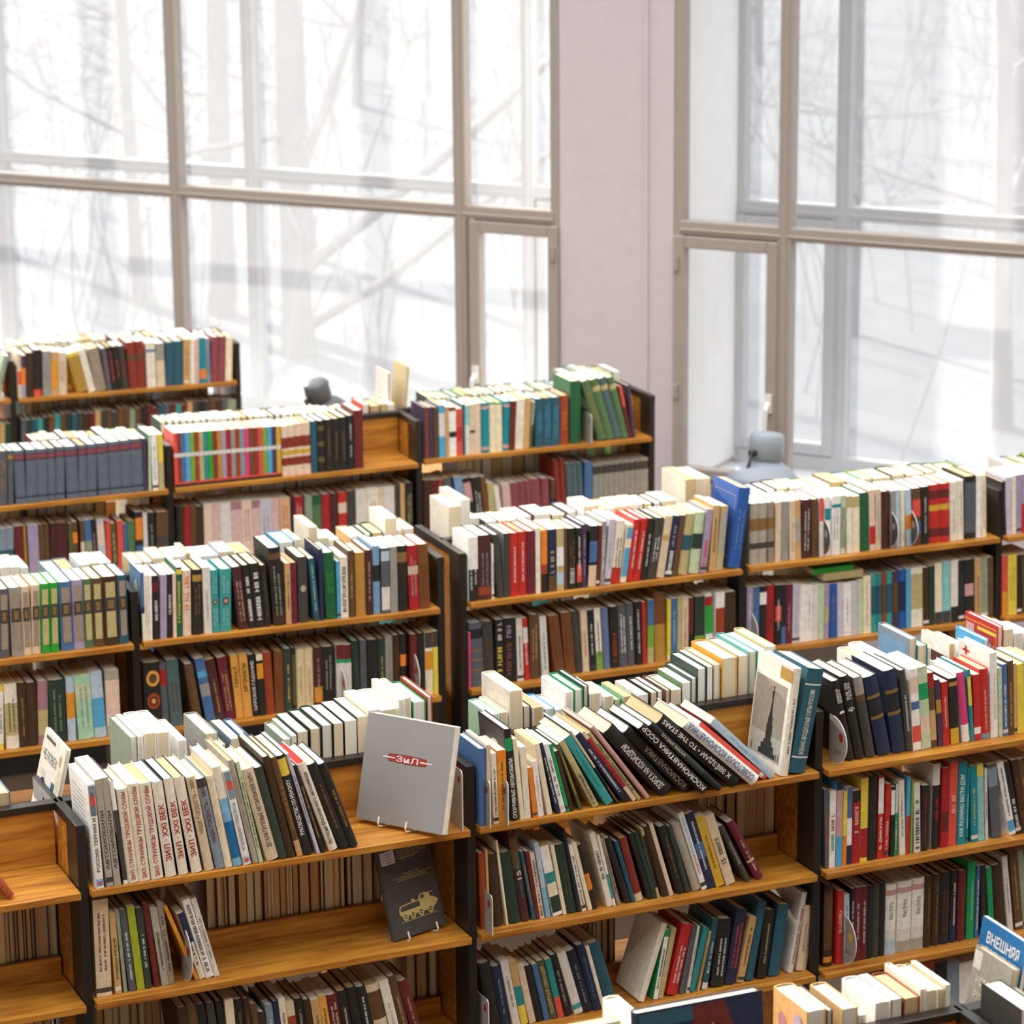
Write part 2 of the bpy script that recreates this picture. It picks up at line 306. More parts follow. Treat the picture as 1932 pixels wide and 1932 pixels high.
for q_ in range(4000):
    if len(spots) == 18: break
    dpt = _r.uniform(27, 60); sx_ = _r.uniform(-.26, .26); p = RGT * (dpt * sx_) + FWD * dpt
    if all((p.x - a) ** 2 + (p.y - b) ** 2 > 30 for a, b in spots): spots.append((p.x, p.y))
spots.sort(key=lambda s: s[0] * WN.x + s[1] * WN.y)
for i, (a, b) in enumerate(spots): tree(a, b, _r.uniform(.05, .11), _r.uniform(7, 10), _r.uniform(-.04, .04), 100 + i, LBL[i])
# thin brush between the trunks
br = MB(); _r = random.Random(31)
for j in range(520):
    dpt = _r.uniform(19, 55); sx_ = _r.uniform(-.24, .24); p = RGT * (dpt * sx_) + FWD * dpt; p = Vector((p.x, p.y, -.9)); d = Vector((_r.uniform(-.3, .3), _r.uniform(-.3, .3), 1)); L_ = _r.uniform(1.5, 4.5); pts = [p]
    for k in range(4): d = (d + Vector((_r.uniform(-.25, .25), _r.uniform(-.25, .25), 0))).normalized(); pts.append(pts[-1] + d * L_ / 4)
    r0 = _r.uniform(.005, .013); br.tube(pts, [r0, r0 * .85, r0 * .7, r0 * .5, r0 * .25], BARK, 5, False)
    for k in range(3):
        q = pts[_r.randint(1, 3)]; e = q + Vector((_r.uniform(-1, 1), _r.uniform(-1, 1), _r.uniform(.0, .9))) * _r.uniform(.4, 1.1); br.tube([q, (q + e) / 2 + Vector((0, 0, .08)), e], [r0 * .5, r0 * .35, r0 * .15], BARK, 4, False)
tag(br.build('undergrowth'), 'thin leafless brush between the winter trees', 'undergrowth', None, 'stuff')

# ------------------------------------------------------------------ bookcases
Z0 = 1.069; STEP = .30; TH = .019
BAY = {
'A0': (2.0228, 12.5652, -2.795, 0.9950),
'A1': (3.0516, 12.5150, -2.795, 0.9796),
'B0': (2.1686, 10.6740, -1.000, 0.9900),
'B1': (3.1897, 10.6649, -0.925, 0.9887),
'B2': (4.2179, 10.6875, -1.104, 0.9911),
'C0': (1.4674, 8.7780, -1.500, 0.9950),
'C1': (2.4958, 8.7595, -2.374, 0.9938),
'C2': (3.6013, 8.7306, -0.592, 1.0019),
'C3': (4.6386, 8.7312, -1.397, 0.9853),
'C4': (5.6495, 8.6997, -1.000, 1.0000),
'D0': (0.7328, 6.7618, 0.300, 1.0100),
'D1': (1.7708, 6.7708, 0.132, 1.0150),
'D2': (2.8151, 6.7790, 0.601, 1.0129),
'D3': (3.8563, 6.7884, 0.600, 1.0100),
'E0': (2.1190, 4.7250, 0.000, 1.0100),
'E1': (3.1610, 4.7250, 0.000, 1.0100),
}
BL = {
'A0': 'bookcase of the farthest row cut by the left picture edge', 'A1': 'oak bookcase end unit of the farthest row before the window',
'B0': 'bookcase holding the blue-grey volume set, second row from window', 'B1': 'bookcase with rainbow thin spines and an empty corner', 'B2': 'bookcase end unit in front of the pink pillar',
'C0': 'bookcase with the banded green and brown set', 'C1': 'bookcase with two turquoise volumes, black posts doubled at its end', 'C2': 'bookcase whose top shelf ends in the blue album', 'C3': 'bookcase in front of the large grey lamp', 'C4': 'bookcase past the grey lamp, cut by the right picture edge',
'D0': 'nearly empty oak bookcase with a toppled red book', 'D1': 'oak bookcase carrying the silver display album', 'D2': 'oak bookcase with slanting black books on top', 'D3': 'oak bookcase holding the teal books',
'E0': 'nearest bookcase with sunlit page edges and two big albums', 'E1': 'nearest bookcase in the lower right corner with the blue cover'}
def baymat(k):
    x, y, a, L = BAY[k]; return Matrix.Translation((x, y, 0)) @ Matrix.Rotation(math.radians(a), 4, 'Z')
def bookcase(k):
    x, y, a, L = BAY[k]
    root = empty('bookcase', (x, y, 0), math.radians(a), BL[k], 'bookcase', 'double-sided oak and black steel bookcases')
    for lv in range(4):
        z = Z0 - STEP * lv
        for y0, y1 in ((0, .222), (.248, .47)):
            q = MB(); q.box(0, L, y0, y1, z - TH, z, WOOD); bevel(q.build('shelf', root), .002)
        q = MB()
        if lv == 0: q.box(.001, L - .001, .226, .244, z - TH, z + .145, WOOD); bevel(q.build('back_panel', root), .002)
        else: q.box(.001, L - .001, .226, .244, z - TH, z + .045, WOOD); bevel(q.build('back_strip', root), .002)
    q = MB(); q.box(-.013, L + .013, .218, .252, Z0 + .145, Z0 + .165, BLK); bevel(q.build('top_rail', root), .002)
    q = MB(); q.box(.001, L - .001, .04, .43, .0, .11, BLK); q.build('plinth', root)
    for side in ((0, 1) if k in ('C2',) else (1,)):
        c = L + .014 if side else -.014; zt = Z0 + .164
        for y0, y1 in ((.03, .125), (.345, .44)):
            q = MB(); q.box(c - .012, c + .012, y0, y1, 0, zt, BLK); bevel(q.build('post', root), .002)
        q = MB(); q.box(c - .0125, c + .0125, .029, .441, zt - .026, zt + .001, BLK); bevel(q.build('cross_tube', root), .002)
        q = MB(); q.box(c - .009, c + .009, .125, .345, .1, zt - .028, WOOD); q.build('side_panel', root)
    return root
for k in BAY: bookcase(k)
# ------------------------------------------------------------------ books
SPB = .0022
ARC = 5
def book_geo(w, h, d, kind, col, bands, boards, flip, pg):
    """cover (boards + rounded spine as one U) and page block. origin: bottom corner at the spine; x thickness, y depth, z height"""
    hard = kind == 'H'; t = min(SPB, w * .22) if hard else min(.0007, w * .15)
    b = min(.22 * w, .0055) if hard else min(.08 * w, .0012)
    arc = [(w * i / (ARC - 1), b * (2 * i / (ARC - 1) - 1) ** 2) for i in range(ARC)]
    arci = [(t + (w - 2 * t) * i / (ARC - 1), t + b * (2 * i / (ARC - 1) - 1) ** 2) for i in range(ARC)]
    outer = [(0, d)] + arc + [(w, d)]; inner = [(t, d)] + arci + [(w - t, d)]
    Y = (lambda y: d - y) if flip else (lambda y: y)
    cuts = sorted({0.0, 1.0, *[c for q in bands for c in q[:2]]})
    cv = MB(); mc = cov(col); mb_ = cov(boards or col); n = len(outer); NZ = len(cuts)
    cv.mi(mc)
    for zc in cuts:
        cv.v += [(x, Y(y), zc * h) for x, y in outer] + [(x, Y(y), zc * h) for x, y in inner]
    def q(a, b_, c, e, m):
        cv.f.append((a, b_, c, e) if not flip else (e, c, b_, a)); cv.m.append(cv.mi(m))
    for zi in range(NZ - 1):
        mid = (cuts[zi] + cuts[zi + 1]) / 2; ms = mc
        for z0, z1, bc in bands:
            if z0 < mid < z1: ms = cov(bc)
        o0 = zi * 2 * n; o1 = (zi + 1) * 2 * n
        for i in range(n - 1):
            sp = 1 <= i <= n - 3
            q(o0 + i, o0 + i + 1, o1 + i + 1, o1 + i, ms if sp else mb_)
            q(o0 + n + i + 1, o0 + n + i, o1 + n + i, o1 + n + i + 1, mb_)
        for e, s_ in ((0, 1), (n - 1, -1)):
            f = (o0 + n + e, o0 + e, o1 + e, o1 + n + e) if s_ > 0 else (o0 + e, o0 + n + e, o1 + n + e, o1 + e)
            q(*f, mb_)
    for zi, up in ((0, False), (NZ - 1, True)):
        o0 = zi * 2 * n
        for i in range(n - 1):
            f = (o0 + i, o0 + i + 1, o0 + n + i + 1, o0 + n + i)
            q(*(f if up else f[::-1]), mb_)
    pb = MB(); e = .003 if hard else .0004; y0 = t + b + .0003; y1 = d - (.004 if hard else .0006); zz0, zz1 = (e, h - e)
    xs = [t + (w - 2 * t) * i / 4 for i in range(5)]
    yy = [y1 - (.0022 * (1 - (i / 2 - 1) ** 2) if hard else 0) for i in range(5)]
    pb.v = [(x, Y(y0), z) for z in (zz0, zz1) for x in xs] + [(x, Y(y), z) for z in (zz0, zz1) for x, y in zip(xs, yy)]
    k = pb.mi(pg)
    for i in range(4):
        for f in ((10 + i, 15 + i, 16 + i, 11 + i), (5 + i, 6 + i, 16 + i, 15 + i), (0 + i, 10 + i, 11 + i, 1 + i), (0 + i, 1 + i, 6 + i, 5 + i)):
            pb.f.append(f); pb.m.append(k)
    for f in ((0, 5, 15, 10), (4, 14, 19, 9)): pb.f.append(f); pb.m.append(k)
    return cv, pb
def marks(w, h, z0, z1, ccol, rng, rows=1, size=0):
    """rows of unreadable small print along the spine"""
    m = MB(); mt = cov(ccol); rh = min(.0055, w * .34 / rows * 1.2)
    if size: rh = size * w / (1 if rows == 1 else 1.3)
    for r in range(rows):
        c = w * (r + 1) / (rows + 1) if rows > 1 else w / 2; z = z0 * h; e = z1 * h - rng.uniform(0, .15) * h * (z1 - z0)
        while z < e:
            gl = rng.uniform(.5, .85) * rh * .8
            if rng.random() < .14: z += rh * .7; continue
            a = c - rh / 2; b_ = c + rh / 2; s = rh * .2
            k = rng.randint(0, 3)
            m.poly([(a, 0, z), (b_, 0, z), (b_, 0, z + s), (a, 0, z + s)], mt)
            if k != 1: m.poly([(a, 0, z + gl - s), (b_, 0, z + gl - s), (b_, 0, z + gl), (a, 0, z + gl)], mt)
            if k > 0:
                q = [a, c - s / 2, b_ - s][rng.randint(0, 2)]; m.poly([(q, 0, z), (q + s, 0, z), (q + s, 0, z + gl), (q, 0, z + gl)], mt)
            z += gl + rh * .22
    m.v = [(x, -.0005, z) for x, y, z in m.v]
    return m
def rect(m, u0, u1, v0, v1, mt, fn): m.poly([fn(u0, v0), fn(u1, v0), fn(u1, v1), fn(u0, v1)], mt)
def ell(m, u, v, ru, rv, mt, fn, n=24): m.poly([fn(u + ru * math.cos(2 * math.pi * i / n), v + rv * math.sin(2 * math.pi * i / n)) for i in range(n)], mt)
def cover_art(kind, w, h, d, root):
    """what is printed on the cover that faces left (the x=0 board); u runs from the back edge (0) to the near edge (1)"""
    fn = lambda k: (lambda u, v: (-.0004 - .0003 * k, d * (1 - u), v * h))
    m = MB()
    if kind == 'lines':
        rng = random.Random(1)
        for i in range(15): rect(m, .12, .12 + rng.uniform(.5, .76), .86 - i * .045, .866 - i * .045, cov('slate'), fn(0))
        m.build('printed_text', root)
    elif kind == 'headlamp':
        rect(m, .02, .97, .35, .98, cov('charcoal'), fn(0)); ell(m, .58, .6, .27, .22, cov('pearl'), fn(1)); ell(m, .6, .55, .15, .1, cov('black'), fn(2)); ell(m, .58, .56, .07, .05, cov('white'), fn(3)); rect(m, .02, .97, .33, .36, cov('stone'), fn(1)); m.build('cover_photograph', root)
    elif kind == 'monument':
        rect(m, .03, .9, .08, .8, cov('taupe'), fn(0)); rect(m, .03, .9, .08, .3, cov('stone'), fn(1))
        for z in (.72, .735): rect(m, .06, .7, z, z + .004, cov('stone'), fn(1))
        q = fn(2); mt = cov('black')
        for r in ((.3, .78, .10, .15), (.36, .72, .15, .21), (.42, .66, .21, .25), (.46, .62, .25, .40), (.48, .60, .40, .47)): rect(m, *r, mt, q)
        m.poly([q(.50, .47), q(.58, .47), q(.565, .58), q(.56, .66), q(.575, .70), q(.55, .73), q(.52, .70), q(.53, .62)], mt); ell(m, .548, .745, .02, .014, mt, q, 12)
        for u in (.1, .8, .86): rect(m, u, u + .02, .1, .17, mt, q)
        m.build('cover_photograph', root); g_ = MB(); rect(g_, .66, .99, .86, .97, cov('ochre'), fn(0)); g_.build('cover_label', root)
    elif kind == 'cross':
        for r in ((.14, .36, .885, .915), (.22, .28, .85, .955)): rect(m, *r, cov('red'), fn(0))
        for i, u in enumerate((.5, .62, .74, .86)): ell(m, u, .62 - .02 * i, .035, .06, cov('peach'), fn(0)); ell(m, u, .7 - .02 * i, .025, .025, cov('brown'), fn(1))
        m.build('cover_picture', root)
    elif kind == 'frame':
        for r in ((.1, .9, .88, .886), (.1, .9, .12, .126), (.1, .107, .12, .886), (.893, .9, .12, .886)): rect(m, *r, cov('tan'), fn(0))
        m.build('gilt_border', root)
    elif kind == 'photo':
        rect(m, .03, .97, .45, .97, cov('steelblue'), fn(0)); m.poly([fn(1)(.1, .5), fn(1)(.9, .5), fn(1)(.6, .85), fn(1)(.45, .8)], cov('cream')); m.build('cover_photograph', root)
    elif kind == 'landscape':
        rect(m, .06, .9, .1, .92, cov('steelblue'), fn(0)); rect(m, .06, .9, .1, .4, cov('slate'), fn(1)); m.poly([fn(2)(.1, .4), fn(2)(.35, .4), fn(2)(.3, .6), fn(2)(.2, .55)], cov('slategreen')); m.build('cover_photograph', root)
    elif kind == 'portrait':
        rect(m, .1, .45, .72, .92, cov('ivory'), fn(0)); rect(m, .3, .97, .3, .82, cov('mahogany'), fn(1)); ell(m, .7, .6, .13, .14, cov('peach'), fn(2)); m.build('cover_photograph', root)
    elif kind == 'guide':
        rect(m, .06, .3, .68, .9, cov('dustypink'), fn(0)); rect(m, .4, .95, .86, .9, cov('yellow'), fn(0))
        for r in ((.04, .97, .93, .945), (.95, .97, .2, .945)): rect(m, *r, cov('amber'), fn(0))
        m.build('cover_panel', root); text('ВЕСЬ ПАРИЖ', fitter(lambda u, v: (-.0012, d * .92 - u, h * .6 + v), d * .84, h * .18), cov('peach'), root, 'cover_title', True)
    elif kind == 'art':
        for i, (u, v, c) in enumerate(((.3, .7, 'mauve'), (.6, .55, 'plum'), (.45, .4, 'dustypink'), (.75, .8, 'lilac'))): ell(m, u, v, .12, .1, cov(c), fn(i))
        m.build('cover_picture', root)
    elif kind == 'torn':
        rng = random.Random(2); m.poly([fn(0)(.6, .55), fn(0)(1, .5), fn(0)(1, .99), fn(0)(.5, .99)], cov('white')); m.build('torn_jacket', root)
SHELF = {('D1', 0, 'f'): "on silver album's top shelf", ('D1', 1, 'f'): 'on shelf holding dark display manual', ('D1', 2, 'f'): 'on shelf under dark display manual', ('D0', 0, 'f'): 'on nearly empty left shelf',
 ('D2', 0, 'f'): 'on top shelf with slanting black books', ('D2', 1, 'f'): 'on first shelf under slanting black books', ('D2', 2, 'f'): 'on second shelf under slanting black books',
 ('D3', 0, 'f'): 'on top shelf above teal books', ('D3', 1, 'f'): 'on shelf with teal books', ('D3', 2, 'f'): 'on shelf with three white-grey volumes', ('D3', 3, 'f'): 'on shelf under three white-grey volumes',
 ('C0', 0, 'f'): 'on shelf of banded matching set', ('C0', 1, 'f'): 'on shelf below banded matching set', ('C1', 0, 'f'): 'on top shelf with turquoise pair', ('C1', 1, 'f'): 'on shelf with honey-coloured pair',
 ('C2', 0, 'f'): 'on shelf ending in blue album', ('C2', 1, 'f'): "on shelf under blue album's shelf", ('C3', 0, 'f'): 'on top shelf before grey lamp', ('C3', 1, 'f'): 'on second shelf before grey lamp', ('C4', 0, 'f'): 'on top shelf at right edge', ('C4', 1, 'f'): 'on second shelf at right edge',
 ('B0', 0, 'f'): 'on shelf of blue-grey volumes', ('B0', 1, 'f'): 'on shelf below blue-grey volumes', ('B1', 0, 'f'): 'on shelf of thin rainbow spines', ('B1', 1, 'f'): 'on shelf below thin rainbow spines', ('B2', 0, 'f'): 'on top shelf before pink pillar', ('B2', 1, 'f'): 'on second shelf before pink pillar',
 ('A1', 0, 'f'): 'on top shelf of farthest row', ('A1', 1, 'f'): 'on second shelf of farthest row', ('A0', 0, 'f'): 'on farthest row, left edge', ('A0', 1, 'f'): 'on second shelf, farthest left',
 ('D1', 0, 'r'): 'behind silver album', ('D0', 0, 'r'): 'behind nearly empty left shelf', ('D0', 1, 'r'): 'behind lower empty left shelf', ('D1', 1, 'r'): 'behind dark display manual', ('D1', 2, 'r'): 'behind shelf under dark manual', ('D2', 0, 'r'): 'behind slanting black books', ('D2', 1, 'r'): 'behind first shelf under slanting books', ('D2', 2, 'r'): 'behind second shelf under slanting books', ('D3', 0, 'r'): 'behind top shelf above teal books',
 ('C0', 0, 'r'): 'behind banded matching set', ('C1', 0, 'r'): 'behind turquoise pair shelf', ('C2', 0, 'r'): "behind blue album's shelf", ('C3', 0, 'r'): 'behind shelf before grey lamp', ('E0', 0, 'r'): 'on nearest bookcase in sunlight'}
FAR = MB(); FAR_FACES = []
def make_book(key, idx, line):
    single = line[0] == '*'; t = line.lstrip('*').split()
    x, y, w, h, d = [int(v) / 10000 for v in t[:5]]; lean = int(t[5]) / 10; col, kind = t[6], t[7]; opts = t[8:]
    bay, lv, side = key; rng = random.Random(zlib.crc32(line.encode()))
    bands, art, board, pg = [], [], None, None; ttl = []; mk = []
    for o in opts:
        if o[:2] == 'b:': a, b_, c = o[2:].split(':'); bands.append((float(a), float(b_), c))
        elif o[:2] == 'T:': ttl.append(o[2:])
        elif o[:2] == 'm:': mk.append(o[2:])
        elif o[:2] in ('s:', 'S:'): art.append(o[2:])
        elif o[:2] == 'c:': board = o[2:]
        elif o == 'p:red': pg = PAGES[3]
        elif o == 'k:torn': art.append('torn')
        elif o == 'k:vol': bands += [(.8, .93, 'plum'), (.83, .91, 'rosewood'), (.1, .13, 'navy')]
        elif o == 'k:redband': bands += [(.55, .76, 'brick'), (.2, .36, 'brick'), (.41, .5, 'mustard')]
    if kind == 'P' and h > .12 and side == 'f' and not bands and rng.random() < .3: bands.append((.04, .09, rng.choice(['pearl', 'charcoal', col])))
    th = math.radians(lean); M = baymat(bay)
    px, pz = x, Z0 - STEP * lv + .0004
    if th < 0: tt = w * math.tan(-th); px += tt * math.sin(-th); pz += tt * math.cos(th)
    M = M @ Matrix.Translation((px, y, pz)) @ Matrix.Rotation(-th, 4, 'Y')
    if pg is None: pg = PAGES[rng.choices((0, 1, 2), (5, 4, 1) if lv == 0 else (3, 4, 2))[0]]
    flip = side == 'r'
    if flip and lv and bay[0] == 'D': pg = PAGES[rng.choice((1, 2))]
    cv, pb = book_geo(w, h, d, kind, col, bands, board, flip, pg)
    mkb = None
    if mk and not flip:
        mkb = MB()
        for q_ in mk:
            q_ = q_.split(':'); two = 2 if 'm2' in opts or (len(q_) < 2 and w > .03) else 1
            mkb.add(marks(w, h, float(q_[1]) if len(q_) > 1 else rng.uniform(.12, .3), float(q_[2]) if len(q_) > 2 else rng.uniform(.7, .92), q_[0], rng, two, float(q_[3]) if len(q_) > 3 else 0))
    dots = [o[2:].split(':') for o in opts if o[:2] == 'o:']
    if dots and not flip:
        mkb = mkb or MB()
        for i_, q_ in enumerate(dots):
            rr = float(q_[2]) * w; mkb.poly([(w / 2 + rr * math.cos(j * .2618), -.0003 - .0001 * i_, h * float(q_[1]) + rr * (float(q_[3]) if len(q_) > 3 else 1.25) * math.sin(j * .2618)) for j in range(24)], cov(q_[0]))
    if 'k:set' in opts:
        mkb = MB(); px_ = 'khaki' if col in ('leafgreen', 'moss', 'darkbrown', 'umber') else 'taupe'
        for a_, b2, z_, z2, c2, yy_ in ((.18, .82, .12, .92, px_, -.0005), (.1, .9, .5, .7, 'charcoal', -.0008), (.3, .7, .54, .66, 'bronze', -.0011)): mkb.poly([(w * a_, yy_, h * z_), (w * b2, yy_, h * z_), (w * b2, yy_, h * z2), (w * a_, yy_, h * z2)], cov(c2))
    if not single:
        f0 = len(FAR.f); FAR.add(cv, M); FAR.add(pb, M)
        if mkb: FAR.add(mkb, M)
        if ttl:
            FT.append((M, w, h, ttl))
        FAR_FACES.append((f0, len(FAR.f), key, idx)); return
    en = ENG.get(col, col); nm = 'hardback_book' if kind == 'H' else 'paperback_book'; kd = 'hardback' if kind == 'H' else 'paperback'
    if flip: look = f'{en} {kd} with page edges out'
    elif ttl: look = f"{en} {kd} with {ENG.get(ttl[0].split(':')[0], ttl[0].split(':')[0])} title"
    elif mk: m0_ = mk[0].split(':')[0]; look = f'{en} {kd} with {ENG.get(m0_, m0_)} print'
    elif bands: look = f'{en} {kd} with {ENG.get(bands[-1][2], bands[-1][2])} band'
    else: look = f'plain {en} {kd}'
    if len(look.split()) > 6: look = look.replace('with page edges out', 'edges out')
    if abs(lean) > 14 and len(look.split()) < 6: look = 'leaning ' + look
    lab = f'{look}, {ORD[idx]} from left {SHELF[key]}'
    if len(lab.split()) > 16: lab = lab.replace(' paperback', '').replace(' hardback', ' book')
    if len(lab.split()) > 16: lab = lab.replace(' with ', ', ', 1).replace(' page edges out', ' edges out')
    if key == ('D0', 0, 'f'): lab = 'red and gold hardback lying askew on the nearly empty left shelf'
    root = D.objects.new(nm, None); C.objects.link(root); root.empty_display_size = .05; root.matrix_world = M
    tag(root, lab, 'book', 'books ' + SHELF[key])
    book = root; root = cv.build('cover', root, False); pb.build('page_block', book)
    if mkb and len(mkb.f): mkb.build('spine_print', root)
    for q in ttl: spine_title(q, w, h, root)
    for a in art: cover_art(a, w, h, d, root)
    if 'k:badge' in opts:
        bm = MB(); bm.poly([(w * .08, -.0006, h * .7), (w * .92, -.0006, h * .7), (w * .92, -.0006, h * .985), (w * .08, -.0006, h * .985)], cov('steel')); bm.poly([(w * .15, -.0009, h * .8), (w * .85, -.0009, h * .8), (w * .85, -.0009, h * .89), (w * .15, -.0009, h * .89)], cov('coral')); bm.poly([(w * (.5 + .3 * math.cos(i)), -.0009, h * (.05 + .02 * math.sin(i))) for i in [j * .523 for j in range(12)]], cov('coral')); bm.build('spine_label', root)
FT = []
def spine_title(q, w, h, root, M=None):
    c, s = q.split(':', 1); p = s.split('!'); body = p[0].replace('_', ' '); z0 = float(p[1]); z1 = float(p[2]) if len(p) > 2 else .92
    Hh = w * (.52 if len(body) < 12 or w < .016 else .56); x0 = (w + Hh) / 2
    fn = lambda u, v: (x0 - v, -.0007, z0 * h + u)
    if M: g_ = fn; fn = lambda u, v: tuple(M @ Vector(g_(u, v)))
    text(body, fitter(fn, (z1 - z0) * h, Hh), cov(c), root, 'title', True)
